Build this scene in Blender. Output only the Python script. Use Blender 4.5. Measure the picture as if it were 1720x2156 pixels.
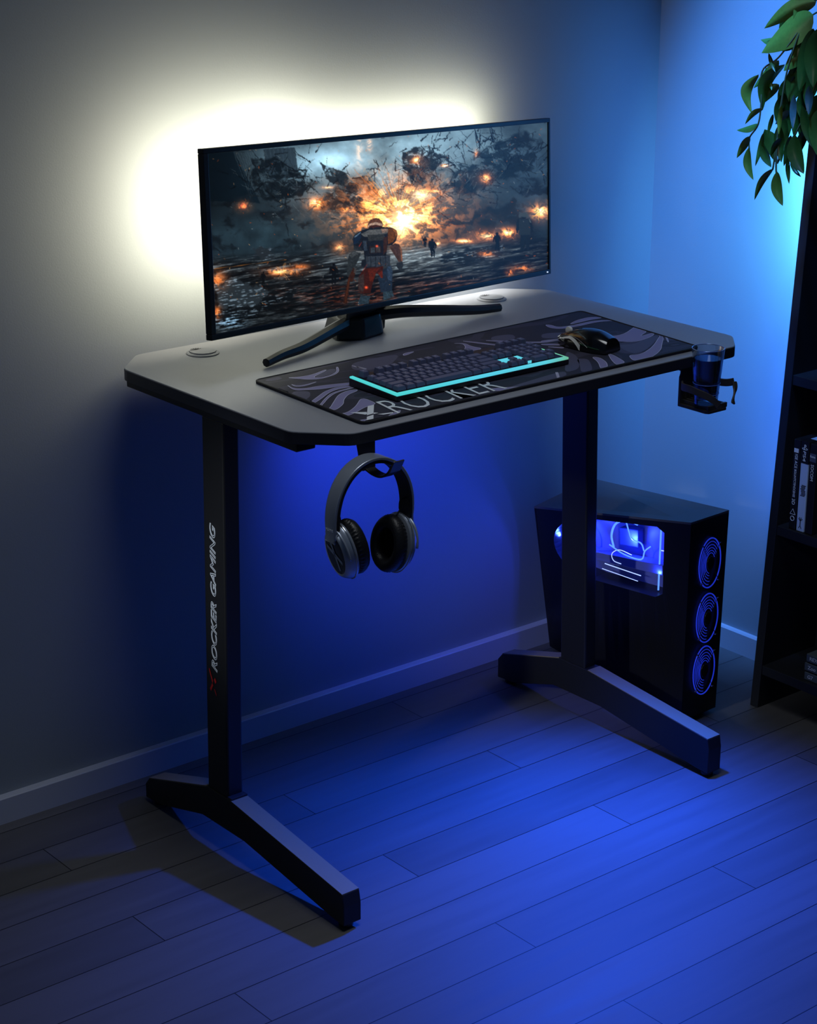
import bpy, math, random
import numpy as np
from mathutils import Vector, Matrix
random.seed(7)
for o in list(bpy.data.objects): bpy.data.objects.remove(o)
MAT_LIGHT=[[(0.1576,0.2843),(0.1787,0.2753),(0.2029,0.2756),(0.2337,0.287),(0.2306,0.2815),(0.1893,0.2628),(0.1974,0.2524),(0.2192,0.2546),(0.24,0.2659),(0.2541,0.287),(0.258,0.288),(0.2442,0.2665),(0.2261,0.253),(0.193,0.2465),(0.1759,0.2555),(0.1645,0.2749)],[(0.1344,0.2548),(0.1287,0.2289),(0.1434,0.2172),(0.1689,0.2172),(0.2248,0.1992),(0.2193,0.1921),(0.1577,0.1997),(0.1388,0.211),(0.1237,0.2194)],[(0.1412,0.2525),(0.1415,0.2384),(0.1562,0.2343),(0.1846,0.2393),(0.1519,0.2286),(0.1368,0.2346)],[(0.0963,0.1641),(0.1025,0.1519),(0.1325,0.1715),(0.1555,0.1864),(0.1831,0.1943),(0.2161,0.1893),(0.2094,0.1808),(0.1802,0.1854),(0.1568,0.1779),(0.1246,0.1559),(0.0992,0.1424)],[(0.0956,0.1325),(0.1031,0.13),(0.1311,0.1543),(0.1604,0.175),(0.2077,0.1799),(0.2044,0.1757),(0.163,0.1707),(0.1364,0.1537),(0.1146,0.135),(0.0991,0.1247)],[(0.0957,0.1126),(0.1066,0.1095),(0.127,0.1287),(0.1607,0.1599),(0.1858,0.1696),(0.2004,0.1654),(0.1949,0.1585),(0.1715,0.1512),(0.1492,0.1325),(0.1355,0.1147),(0.1087,0.0972),(0.0948,0.1014)],[(0.0957,0.0778),(0.1133,0.0761),(0.1429,0.0945),(0.1784,0.1273),(0.1758,0.0894),(0.1653,0.0836),(0.149,0.0825),(0.117,0.0662),(0.0966,0.0619)],[(0.0952,0.0358),(0.1168,0.032),(0.0951,0.0237)],[(0.1044,0.0116),(0.1285,0.0158),(0.1591,0.0323),(0.1834,0.0407),(0.1627,0.0225),(0.1205,0.0034)],[(0.0977,0.2508),(0.098,0.2184),(0.0957,0.2166),(0.0942,0.2304)],[(0.2814,0.2815),(0.2847,0.2494),(0.2818,0.2485),(0.2788,0.263)],[(0.6993,0.2887),(0.7065,0.2851),(0.7051,0.2608),(0.7418,0.2569),(0.7854,0.2595),(0.819,0.2403),(0.8154,0.2367),(0.7841,0.2498),(0.7319,0.2467),(0.6992,0.2518),(0.6912,0.2688)],[(0.7318,0.2648),(0.764,0.2799),(0.8006,0.2834),(0.8144,0.2636),(0.7856,0.2681),(0.7553,0.2653)],[(0.7168,0.1707),(0.7495,0.1547),(0.8173,0.189),(0.8192,0.1558),(0.7807,0.1399),(0.7662,0.1311),(0.8198,0.1376),(0.7725,0.116),(0.7305,0.1095),(0.7105,0.1374)],[(0.6634,0.0565),(0.6819,0.0464),(0.7318,0.069),(0.8048,0.1207),(0.8197,0.1242),(0.766,0.081),(0.7255,0.0449),(0.6667,0.0164),(0.6471,0.0227),(0.6466,0.0324)],[(0.8212,0.1178),(0.819,0.1196),(0.7963,0.102),(0.7734,0.0751),(0.7774,0.0768),(0.7953,0.0977)],[(0.6094,0.0856),(0.6169,0.0749),(0.6049,0.0473),(0.5839,0.0231),(0.5677,0.0226),(0.595,0.0553)],[(0.6479,0.0879),(0.6422,0.064),(0.6247,0.0223),(0.6025,0.0218),(0.6209,0.053)],[(0.4995,0.0523),(0.5006,0.0514),(0.4785,0.0235),(0.4774,0.0244)],[(0.5012,0.051),(0.5023,0.0501),(0.4818,0.0244),(0.4791,0.0231)],[(0.6197,0.2122),(0.6572,0.2022),(0.6518,0.1965),(0.6143,0.2065)],[(0.6053,0.1968),(0.6296,0.1774),(0.6222,0.1695),(0.5995,0.1906)],[(0.602,0.1769),(0.6179,0.1583),(0.6116,0.1517),(0.5989,0.1735)],[(0.4936,0.2904),(0.5065,0.2769),(0.4935,0.2551),(0.4615,0.2312),(0.4415,0.2265),(0.5117,0.2299),(0.5051,0.2565),(0.5103,0.2781)],[(0.5199,0.2923),(0.5492,0.2319),(0.5436,0.2256),(0.5159,0.2878)],[(0.5513,0.2715),(0.6091,0.2056),(0.6544,0.2022),(0.6484,0.1959),(0.6039,0.2),(0.5474,0.267)],[(0.3896,0.2888),(0.4166,0.2881),(0.3791,0.2745)],[(0.281,0.2812),(0.2863,0.2512),(0.2819,0.2488),(0.2781,0.2775)],[(0.3569,0.0465),(0.4039,0.0234),(0.4005,0.0197),(0.3642,0.0206),(0.3543,0.0322)]]
MAT_MID=[[(0.0982,0.2777),(0.1053,0.2606),(0.1108,0.2335),(0.108,0.2059),(0.122,0.2171),(0.1402,0.2024),(0.1218,0.1764),(0.098,0.1664),(0.0961,0.1897),(0.0994,0.2524)],[(0.6555,0.2505),(0.7063,0.2201),(0.7385,0.2256),(0.7493,0.2117),(0.7306,0.1955),(0.6635,0.2032),(0.6293,0.2225)],[(0.6061,0.1406),(0.5984,0.1086),(0.5722,0.0736),(0.541,0.044),(0.5097,0.0423),(0.5544,0.0878)],[(0.2888,0.2929),(0.3308,0.2947),(0.3783,0.2927),(0.3713,0.2776),(0.3256,0.2435),(0.2787,0.2416),(0.265,0.2623)],[(0.1936,0.2633),(0.235,0.286),(0.25,0.2821),(0.2368,0.2644),(0.2178,0.2581),(0.198,0.2558)],[(0.5831,0.0927),(0.5974,0.0812),(0.5764,0.0519),(0.5505,0.023),(0.5292,0.0267),(0.5622,0.0632)],[(0.5751,0.2856),(0.613,0.2776),(0.602,0.253),(0.5683,0.2469),(0.5578,0.2663)],[(0.3747,0.0322),(0.4835,0.0482),(0.5175,0.0501),(0.4996,0.0257),(0.4389,0.0176),(0.3788,0.0198)],[(0.7593,0.1164),(0.7991,0.1232),(0.7844,0.1064),(0.7066,0.0601),(0.673,0.0583),(0.6958,0.1174),(0.7222,0.1013)]]
MAT_WHITE=[[(0.1156,0.0742),(0.1357,0.0608),(0.1299,0.0523),(0.1259,0.0508),(0.1193,0.0643)],[(0.1559,0.084),(0.1672,0.0835),(0.1387,0.0487),(0.1253,0.0471)],[(0.1206,0.0412),(0.1346,0.0437),(0.1213,0.027),(0.1099,0.0281)],[(0.1419,0.0517),(0.1462,0.0469),(0.1367,0.0462)],[(0.14,0.0421),(0.1644,0.0364),(0.1619,0.0322),(0.1457,0.0348)]]
LEAVES=[((1.06,0.163,1.156),(1.06,0.173,1.09),0.0192,-0.0176,0),((1.05,0.14,1.102),(1.05,0.178,1.072),0.0096,-0.0032,0),((1.04,0.142,1.077),(1.04,0.187,1.062),0.0136,0.0,1),((1.05,0.166,1.053),(1.05,0.192,1.013),0.0137,0.0016,0),((1.03,0.149,1.038),(1.03,0.135,0.985),0.0153,-0.0032,0),((1.07,0.154,1.058),(1.07,0.167,1.0),0.0089,0.0016,1),((1.08,0.16,1.063),(1.08,0.126,1.008),0.0276,0.0049,2),((1.07,0.12,1.076),(1.07,0.11,1.014),0.0192,0.0016,2),((1.05,0.11,1.005),(1.05,0.147,0.947),0.012,-0.0032,0),((1.04,0.093,1.004),(1.04,0.076,0.948),0.0191,-0.0032,0),((1.06,0.089,1.027),(1.06,0.082,0.982),0.008,0.0,2),((1.07,0.091,1.016),(1.07,0.066,0.995),0.0072,0.0,2),((1.05,0.07,1.067),(1.05,0.044,1.005),0.0269,-0.0039,2),((1.03,0.084,1.115),(1.03,0.086,1.067),0.0086,0.0016,3),((1.05,0.056,1.116),(1.05,0.028,1.049),0.0188,0.0031,2),((1.06,0.084,1.13),(1.06,0.082,1.074),0.0118,-0.0024,4),((1.04,0.037,1.151),(1.04,0.034,1.104),0.014,0.0023,4),((1.09,0.126,1.139),(1.09,0.119,1.044),0.0272,0.0016,2),((1.07,0.116,1.176),(1.07,0.158,1.096),0.0238,-0.0127,1),((1.08,0.138,1.18),(1.08,0.19,1.129),0.0175,0.0,1),((1.05,0.047,1.262),(1.05,0.151,1.193),0.0509,-0.0077,0),((1.06,0.051,1.282),(1.06,0.157,1.232),0.0293,-0.0062,0),((1.07,0.068,1.236),(1.07,0.172,1.212),0.0343,0.0047,1),((1.07,0.077,1.213),(1.07,0.118,1.165),0.0282,0.0,0),((1.08,0.086,1.178),(1.08,0.107,1.114),0.0268,0.0032,2),((1.08,0.103,1.158),(1.08,0.13,1.096),0.027,0.0,2),((1.07,0.126,1.142),(1.07,0.164,1.104),0.0175,-0.0048,2),((1.07,0.052,1.178),(1.07,0.065,1.111),0.0266,0.0,2),((1.08,0.121,1.128),(1.08,0.128,1.068),0.0208,0.0,2),((1.08,0.122,1.093),(1.08,0.113,1.03),0.0192,0.0,2),((1.08,0.091,1.116),(1.08,0.094,1.056),0.0159,0.0,2),((1.08,0.16,1.041),(1.08,0.14,1.001),0.0195,0.0,2),((1.09,0.079,1.116),(1.09,0.084,1.049),0.0206,0.0,2),((1.07,0.074,1.249),(1.07,0.103,1.186),0.0281,0.0047,0),((1.06,0.053,1.24),(1.06,0.074,1.137),0.031,0.0031,2),((1.05,0.035,1.242),(1.05,0.037,1.147),0.0339,0.0,2),((1.08,0.083,1.136),(1.08,0.072,1.081),0.0206,0.0,2),((1.07,0.045,1.133),(1.07,0.052,1.066),0.0235,0.0,2),((1.05,0.024,1.113),(1.05,0.017,1.037),0.028,0.0,1),((1.05,0.085,1.105),(1.05,0.112,1.079),0.0111,0.0016,4),((1.08,0.095,1.281),(1.08,0.142,1.232),0.0235,-0.0031,2),((1.07,0.064,1.299),(1.07,0.104,1.251),0.0309,0.0,0),((1.06,0.126,1.094),(1.06,0.136,1.057),0.0072,0.0,2),((1.04,0.088,1.06),(1.04,0.109,1.026),0.0111,0.0,2),((1.06,0.085,1.063),(1.06,0.096,1.01),0.0127,0.0024,2),((1.06,0.051,1.079),(1.06,0.067,1.03),0.0173,0.0,2),((1.07,0.157,1.168),(1.07,0.141,1.131),0.0096,0.0,1),((1.08,0.097,1.181),(1.08,0.111,1.114),0.0205,0.0,2),((1.06,0.144,1.193),(1.06,0.127,1.163),0.0072,0.0,2)]
STEMS=[[(1.065,0.013,1.272),(1.065,0.07,1.253),(1.065,0.102,1.182),(1.065,0.114,1.115),(1.065,0.118,1.055),(1.065,0.116,0.999),(1.065,0.109,0.988)],[(1.065,0.07,1.253),(1.065,0.125,1.188),(1.065,0.16,1.161),(1.065,0.158,1.11),(1.065,0.162,1.072),(1.065,0.179,1.048),(1.065,0.178,1.025)],[(1.065,0.011,1.242),(1.065,0.038,1.172),(1.065,0.058,1.109),(1.065,0.082,1.059),(1.065,0.091,1.022),(1.065,0.088,1.011)],[(1.065,0.118,1.055),(1.065,0.122,1.014),(1.065,0.124,1.0)],[(1.065,-0.005,1.281),(1.065,0.053,1.285),(1.065,0.094,1.29),(1.065,0.135,1.302)]]
SC = bpy.context.scene; COL = SC.collection
# ------------------------------------------------------------------ camera
cam_d = bpy.data.cameras.new('camera'); cam = bpy.data.objects.new('camera', cam_d); COL.objects.link(cam)
R_ = Vector((.77221, -.63536, .00331)); F_ = Vector((.60173, .72965, -.32485)); F_.normalize()
U_ = R_.cross(F_); U_.normalize(); R_ = F_.cross(U_)
cam.matrix_world = Matrix(((R_.x, U_.x, -F_.x, -1.5575), (R_.y, U_.y, -F_.y, -2.0874), (R_.z, U_.z, -F_.z, 1.5424), (0, 0, 0, 1)))
cam_d.sensor_fit = 'HORIZONTAL'; cam_d.sensor_width = 36; cam_d.lens = 4174.98 * 36 / 1720
cam_d.clip_start = .05; cam_d.clip_end = 60
SC.camera = cam
SC.view_settings.view_transform = 'Standard'; SC.view_settings.look = 'None'
SC.view_settings.exposure = 0; SC.view_settings.gamma = 1; SC.view_settings.use_curve_mapping = False
# ------------------------------------------------------------------ world and lights
wd = bpy.data.worlds.new('world'); SC.world = wd; wd.use_nodes = True
wd.node_tree.nodes['Background'].inputs[0].default_value = (.22, .48, 1, 1)
wd.node_tree.nodes['Background'].inputs[1].default_value = .040

def light(kind, name, loc, target, power, col, size=.1, size_y=None, cone=60, blend=1, spread=180):
    d = bpy.data.lights.new(name, kind); d.energy = power; d.color = col
    if kind == 'AREA':
        d.size = size
        if size_y: d.shape = 'RECTANGLE'; d.size_y = size_y
        d.spread = math.radians(spread)
    elif kind == 'SPOT':
        d.spot_size = math.radians(cone); d.spot_blend = blend; d.shadow_soft_size = size
    else: d.shadow_soft_size = size
    o = bpy.data.objects.new(name, d); COL.objects.link(o); o.location = loc
    o.rotation_euler = (Vector(target) - Vector(loc)).to_track_quat('-Z', 'Y').to_euler()
    return o

WHITE = (1, .89, .64)
light('AREA', 'monitor_backlight', (.26, .475, .975), (.24, .6, .975), 2.2, WHITE, .29, .20, spread=160)
light('AREA', 'monitor_backlight_top', (.55, .532, 1.035), (.55, .6, 1.045), 1.6, WHITE, .52, .07)
light('AREA', 'monitor_backlight_low', (.66, .548, .82), (.66, .6, .765), .8, (1, .95, .85), .40, .05)
light('SPOT', 'under_desk_blue', (.46, .25, .71), (.60, .60, .50), 14, (.02, .06, 1), .04, cone=92)
light('SPOT', 'under_edge_blue', (.66, .06, .725), (.38, -.17, 0), 125, (.006, .088, 1), .03, cone=104)
light('AREA', 'shelf_side_light', (1.180, .148, .93), (1.2685, .21, .90), 1.35, (.10, .50, 1), .04, .36, spread=120)
light('AREA', 'shelf_side_light_low', (1.175, .148, .52), (1.2685, .22, .50), .55, (.04, .20, 1), .04, .40, spread=130)
light('SPOT', 'corner_blue', (.55, .02, 2.4), (1.27, .33, .88), 480, (.070, .30, 1), .08, cone=27)  # supplementary spot, added to broaden the blue glow on the right wall
light('AREA', 'ceiling_soft', (.10, -.35, 2.5), (.2, -.05, 0), 2.1, (.90, .95, 1), .7, spread=80)
light('SPOT', 'side_fill', (-1.7, -.10, 1.25), (.02, .19, .50), 75, (.85, .92, 1), .05, cone=15)  # fill spot added to brighten the column lettering, not a lamp of the room
light('SPOT', 'plant_fill', (-.1, -1.3, 1.9), (1.07, .10, 1.12), 6.5, (1, .95, .8), .05, cone=12)  # unseen fill, added so the leaves show green under the blue light
light('SPOT', 'case_fill', (-.3, -1.1, 1.3), (1.12, .05, .44), 9, (.85, .93, 1), .03, cone=9)  # added fill aimed at the game case spines, no such lamp stands there

# ------------------------------------------------------------------ helpers
def inp(n, k, v):
    if k in n.inputs: n.inputs[k].default_value = v
def mat(name, col, rough=.5, metal=0, emit=None, es=1, spec=.5, coat=0, trans=0, bump=0, bscale=200, ior=1.45, var=0):
    m = bpy.data.materials.new(name); m.use_nodes = True; nt = m.node_tree; b = nt.nodes['Principled BSDF']
    inp(b, 'Base Color', (*col, 1)); inp(b, 'Roughness', rough); inp(b, 'Metallic', metal); inp(b, 'Specular IOR Level', spec)
    inp(b, 'Coat Weight', coat); inp(b, 'Transmission Weight', trans); inp(b, 'IOR', ior)
    if emit: inp(b, 'Emission Color', (*emit, 1)); inp(b, 'Emission Strength', es)
    if bump or var:
        tc = nt.nodes.new('ShaderNodeTexCoord'); nz = nt.nodes.new('ShaderNodeTexNoise'); nz.inputs['Scale'].default_value = bscale; nz.inputs['Detail'].default_value = 3
        nt.links.new(tc.outputs['Object'], nz.inputs['Vector'])
        if bump:
            bp = nt.nodes.new('ShaderNodeBump'); bp.inputs['Strength'].default_value = bump; bp.inputs['Distance'].default_value = .001
            nt.links.new(nz.outputs['Fac'], bp.inputs['Height']); nt.links.new(bp.outputs['Normal'], b.inputs['Normal'])
        if var:
            mx = nt.nodes.new('ShaderNodeMixRGB'); mx.inputs[1].default_value = tuple(c * (1 - var) for c in col) + (1,); mx.inputs[2].default_value = tuple(min(1, c * (1 + var)) for c in col) + (1,)
            nt.links.new(nz.outputs['Fac'], mx.inputs[0]); nt.links.new(mx.outputs[0], b.inputs['Base Color'])
    return m

class MB:
    def __init__(s): s.v = []; s.f = []; s.c = []
    def add(s, vs, fs):
        n = len(s.v); s.v += [tuple(map(float, v)) for v in vs]; s.f += [tuple(i + n for i in f) for f in fs]; return s
    def box(s, x0, x1, y0, y1, z0, z1):
        return s.add([(x, y, z) for z in (z0, z1) for y in (y0, y1) for x in (x0, x1)],
                     [(0, 2, 3, 1), (4, 5, 7, 6), (0, 1, 5, 4), (2, 6, 7, 3), (0, 4, 6, 2), (1, 3, 7, 5)])
    def hexa(s, b, t):   # bottom loop of n points, top loop of n points, counter-clockwise from above
        n = len(b); return s.add(list(b) + list(t), [tuple(range(n))[::-1], tuple(range(n, 2 * n))] + [(i, (i + 1) % n, n + (i + 1) % n, n + i) for i in range(n)])
    def prism(s, poly, z0, z1): return s.hexa([(x, y, z0) for x, y in poly], [(x, y, z1) for x, y in poly])
    def prismX(s, poly, x0, x1):  # poly of (y,z)
        n = len(poly); return s.add([(x0, y, z) for y, z in poly] + [(x1, y, z) for y, z in poly],
              [tuple(range(n)), tuple(range(n, 2 * n))[::-1]] + [(i, n + i, n + (i + 1) % n, (i + 1) % n) for i in range(n)])
    def prismY(s, poly, y0, y1):  # poly of (x,z)
        n = len(poly); return s.add([(x, y0, z) for x, z in poly] + [(x, y1, z) for x, z in poly],
              [tuple(range(n)), tuple(range(n, 2 * n))[::-1]] + [(i, n + i, n + (i + 1) % n, (i + 1) % n) for i in range(n)])
    def rings(s, R, closed=False, caps=True):
        n = len(R[0]); m = len(R); vs = [p for r in R for p in r]; fs = []
        for j in range(m if closed else m - 1):
            a = j * n; b = ((j + 1) % m) * n
            for i in range(n): k = (i + 1) % n; fs.append((a + i, a + k, b + k, b + i))
        if caps and not closed: fs += [tuple(range(n))[::-1], tuple(range((m - 1) * n, m * n))]
        return s.add(vs, fs)
    def tube(s, path, r, n=10, closed=False, caps=True, flat=None, up=None):
        P = [Vector(p) for p in path]; R = []; m = len(P); prev = Vector(up) if up else None
        for i, p in enumerate(P):
            t = (P[(i + 1) % m] - P[i - 1]) if (closed or 0 < i < m - 1) else (P[1] - P[0] if i == 0 else P[-1] - P[-2])
            t.normalize()
            if prev is None: prev = Vector((0, 0, 1)) if abs(t.z) < .9 else Vector((1, 0, 0))
            u = (prev - t * prev.dot(t)).normalized(); w = t.cross(u)
            if not up: prev = u
            rr = r[i] if isinstance(r, (list, tuple)) else r
            fu, fw = flat if flat else (1, 1)
            if callable(fu): fu = fu(i / (m - 1))
            R.append([p + u * (rr * fu * math.cos(a)) + w * (rr * fw * math.sin(a)) for a in [2 * math.pi * k / n for k in range(n)]])
        return s.rings(R, closed, caps)
    def ribbon(s, path, up, hw, ht):   # rectangular section: half width along up, half thickness
        P = [Vector(p) for p in path]; R = []; m = len(P)
        for i, p in enumerate(P):
            t = (P[min(i + 1, m - 1)] - P[max(i - 1, 0)]).normalized(); U = Vector(up[i] if isinstance(up, list) else up)
            u = (U - t * U.dot(t)).normalized(); w = t.cross(u); h = hw[i] if isinstance(hw, list) else hw
            R.append([p + u * h + w * ht, p - u * h + w * ht, p - u * h - w * ht, p + u * h - w * ht])
        return s.rings(R)
    def lathe(s, prof, c=(0, 0, 0), axis='Z', n=32, sx=1, sy=1):
        R = []
        for r, h in prof:
            ring = []
            for k in range(n):
                a = 2 * math.pi * k / n; x, y = r * math.cos(a) * sx, r * math.sin(a) * sy
                ring.append({'Z': (c[0] + x, c[1] + y, c[2] + h), 'X': (c[0] + h, c[1] + x, c[2] + y), 'Y': (c[0] + x, c[1] + h, c[2] + y)}[axis])
            R.append(ring)
        return s.rings(R)
    def xf(s, M):
        s.v = [tuple(M @ Vector(v)) for v in s.v]; return s

def wloc(o):
    p = Vector((0, 0, 0))
    while o is not None: p += o.location; o = o.parent
    return p
def fix_normals(me):
    import bmesh
    b = bmesh.new(); b.from_mesh(me); bmesh.ops.recalc_face_normals(b, faces=b.faces); b.to_mesh(me); b.free()
def obj(name, mb, m, parent=None, loc=None, smooth=False, bevel=0, seg=2, label=None, sub=0, recalc=True):
    me = bpy.data.meshes.new(name)
    off = wloc(parent) if parent else Vector(loc or (0, 0, 0))
    me.from_pydata([(v[0] - off.x, v[1] - off.y, v[2] - off.z) for v in mb.v], [], mb.f); me.update()
    if recalc: fix_normals(me)
    if m: me.materials.append(m)
    o = bpy.data.objects.new(name, me); COL.objects.link(o)
    if parent: o.parent = parent
    else: o.location = off
    if smooth: me.polygons.foreach_set('use_smooth', [True] * len(me.polygons))
    if smooth == 'auto': me.set_sharp_from_angle(angle=math.radians(38))
    if bevel:
        b = o.modifiers.new('bevel', 'BEVEL'); b.width = bevel; b.segments = seg; b.limit_method = 'ANGLE'; b.angle_limit = math.radians(35)
    if sub: q = o.modifiers.new('sub', 'SUBSURF'); q.levels = sub; q.render_levels = sub
    if label: o['label'] = label
    return o
def thing(name, label, cat, loc=(0, 0, 0), group=None):
    o = bpy.data.objects.new(name, None); COL.objects.link(o); o.location = loc; o.empty_display_size = .05
    o['label'] = label; o['category'] = cat
    if group: o['group'] = group
    return o
def tag(o, label, cat, group=None):
    o['label'] = label; o['category'] = cat
    if group: o['group'] = group
    return o
def text(name, txt, origin, xd, yd, size, m, parent, outline=0, shear=0, xscale=1, width=None, depth=.0002, label=None, offset=0):
    cu = bpy.data.curves.new('lettering_curve', 'FONT'); cu.body = txt; cu.size = 1; cu.shear = shear; cu.align_x = 'LEFT'; cu.resolution_u = 3
    cu.offset = offset
    if outline: cu.fill_mode = 'NONE'; cu.bevel_depth = outline; cu.bevel_resolution = 0
    else: cu.extrude = depth / size
    t = bpy.data.objects.new('lettering_tmp', cu); COL.objects.link(t); bpy.context.view_layer.update()
    dg = bpy.context.evaluated_depsgraph_get(); me = bpy.data.meshes.new_from_object(t.evaluated_get(dg))
    bpy.data.objects.remove(t)
    co = [v.co.copy() for v in me.vertices]; x0 = min(c.x for c in co); x1 = max(c.x for c in co)
    sx = size * xscale if width is None else width / (x1 - x0)
    X = Vector(xd).normalized(); Y = Vector(yd).normalized(); Z = X.cross(Y); O = Vector(origin) - (wloc(parent) if parent else Vector())
    for v, c in zip(me.vertices, co): v.co = O + X * ((c.x - x0) * sx) + Y * (c.y * size) + Z * (c.z * size)
    me.materials.clear(); me.materials.append(m)
    o = bpy.data.objects.new(name, me); COL.objects.link(o)
    if parent: o.parent = parent
    if label: o['label'] = label
    return o
def struct(o): o['kind'] = 'structure'; return o
def bez(pts, n=24):   # catmull-rom through points
    P = [Vector(p) for p in pts]; P = [P[0] * 2 - P[1]] + P + [P[-1] * 2 - P[-2]]; out = []; k = len(P) - 3
    for i in range(k):
        for j in range(n // k + (1 if i == k - 1 else 0)):
            t = j / (n // k); a, b, c, d = P[i:i + 4]
            out.append(.5 * ((2 * b) + (-a + c) * t + (2 * a - 5 * b + 4 * c - d) * t * t + (-a + 3 * b - 3 * c + d) * t ** 3))
    return out

# ------------------------------------------------------------------ room
YW, XW = .5918, 1.2685
m_wall = mat('wall_paint', (.30, .34, .38), .62, bump=.15, bscale=350, spec=.3)
m_base = mat('baseboard_paint', (.50, .53, .62), .35, bump=.05)
def floor_mat():
    m = bpy.data.materials.new('floor_planks'); m.use_nodes = True; nt = m.node_tree; N = nt.nodes; L = nt.links; b = N['Principled BSDF']
    tc = N.new('ShaderNodeTexCoord'); sp = N.new('ShaderNodeSeparateXYZ'); L.new(tc.outputs['Object'], sp.inputs[0])
    def ma(op, a, c=None, d=None):
        n = N.new('ShaderNodeMath'); n.operation = op
        for i, q in enumerate((a, c, d)):
            if q is None: continue
            if isinstance(q, (int, float)): n.inputs[i].default_value = q
            else: L.new(q, n.inputs[i])
        return n.outputs[0]
    v = ma('DIVIDE', ma('ADD', sp.outputs[1], .163), .0893); idx = ma('FLOOR', v); fr = ma('FRACT', v)
    wn = N.new('ShaderNodeTexWhiteNoise'); wn.noise_dimensions = '1D'; L.new(idx, wn.inputs['W'])
    par = ma('MODULO', ma('ADD', idx, 40), 3)
    ux = ma('DIVIDE', ma('ADD', ma('SUBTRACT', sp.outputs[0], .20), ma('MULTIPLY', par, .41)), 1.2); fx = ma('FRACT', ux); ix = ma('FLOOR', ux)
    e1 = ma('LESS_THAN', ma('MINIMUM', fr, ma('SUBTRACT', 1, fr)), .009)
    e2 = ma('LESS_THAN', ma('MINIMUM', fx, ma('SUBTRACT', 1, fx)), .0006)
    gap = ma('MAXIMUM', e1, e2)
    wn2 = N.new('ShaderNodeTexWhiteNoise'); wn2.noise_dimensions = '2D'; cb = N.new('ShaderNodeCombineXYZ'); L.new(idx, cb.inputs[0]); L.new(ix, cb.inputs[1]); L.new(cb.outputs[0], wn2.inputs['Vector'])
    mp = N.new('ShaderNodeMapping'); mp.inputs['Scale'].default_value = (2.2, 26, 1); L.new(tc.outputs['Object'], mp.inputs[0])
    nz = N.new('ShaderNodeTexNoise'); nz.inputs['Scale'].default_value = 1.6; nz.inputs['Detail'].default_value = 5; L.new(mp.outputs[0], nz.inputs['Vector'])
    tone = ma('MULTIPLY', ma('ADD', ma('MULTIPLY', wn2.outputs['Value'], .30), .70), ma('ADD', ma('MULTIPLY', nz.outputs['Fac'], .5), .75))
    mx = N.new('ShaderNodeMixRGB'); mx.blend_type = 'MIX'; mx.inputs[1].default_value = (.004, .004, .004, 1); mx.inputs[2].default_value = (.122, .118, .122, 1); L.new(tone, mx.inputs[0])
    mg = N.new('ShaderNodeMixRGB'); mg.inputs[2].default_value = (.002, .002, .003, 1); L.new(mx.outputs[0], mg.inputs[1]); L.new(gap, mg.inputs[0])
    L.new(mg.outputs[0], b.inputs['Base Color'])
    r = ma('ADD', ma('MULTIPLY', nz.outputs['Fac'], .18), .47); L.new(r, b.inputs['Roughness']); inp(b, 'Specular IOR Level', .35)
    bp = N.new('ShaderNodeBump'); bp.inputs['Strength'].default_value = .5; bp.inputs['Distance'].default_value = .0015
    h = ma('SUBTRACT', ma('MULTIPLY', nz.outputs['Fac'], .12), gap); L.new(h, bp.inputs['Height']); L.new(bp.outputs[0], b.inputs['Normal'])
    return m
struct(obj('floor', MB().box(-3.2, XW + .1, -3.2, YW + .1, -.05, 0), floor_mat()))
struct(obj('wall_back', MB().box(-3.2, XW + .1, YW, YW + .1, 0, 2.5), m_wall))
struct(obj('wall_right', MB().box(XW, XW + .1, -3.2, YW, 0, 2.5), m_wall))
struct(obj('baseboard_back', MB().prismX([(YW - .015, 0), (YW, 0), (YW, .046), (YW - .013, .046), (YW - .015, .044)], -3.2, XW), m_base))
struct(obj('baseboard_right', MB().prismY([(XW - .011, 0), (XW, 0), (XW, .046), (XW - .008, .046), (XW - .011, .043)], -3.2, YW - .011), m_base))

# ------------------------------------------------------------------ desk
m_top = mat('desk_laminate', (.265, .280, .315), .48, bump=.12, bscale=900, var=.05, spec=.4)
m_edge = mat('desk_edge_band', (.030, .031, .042), .35)
m_steel = mat('black_powder_coat', (.012, .012, .013), .45, bump=.15, bscale=1200)
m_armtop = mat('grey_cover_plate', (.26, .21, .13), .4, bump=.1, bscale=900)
m_plast = mat('black_plastic', (.020, .021, .026), .38)
m_white = mat('white_print', (.75, .8, .85), .5)
m_red = mat('red_print', (.55, .02, .02), .5)
W, D, H, c = .9043, .564, .75, .0632
def desk_poly(i=0, cc=c):
    k = i * .4
    p = [(cc, i), (W - cc * .8, i), (W - i, cc * .8), (W - i, D - cc), (W - cc, D - i), (cc, D - i), (i, D - cc), (i, cc)]
    q = []
    for a in range(8):     # soften each corner of the octagon
        P0 = Vector(p[a - 1]); P1 = Vector(p[a]); P2 = Vector(p[(a + 1) % 8])
        r = .012; A = P1 + (P0 - P1).normalized() * r; B = P1 + (P2 - P1).normalized() * r
        for t in (0, .33, .66, 1): q.append(tuple((1 - t) ** 2 * A + 2 * t * (1 - t) * P1 + t * t * B))
    return q
desk = thing('gaming_desk', 'black T-leg gaming desk with grey octagonal top standing on the plank floor', 'desk', (W / 2, D / 2, 0))
o = obj('desktop', MB().prism(desk_poly(.0006), H - .0175, H), m_top, desk, bevel=.0012)
obj('edge_band', MB().prism(desk_poly(0), H - .0185, H - .0012), m_edge, desk, bevel=.001)
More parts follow.
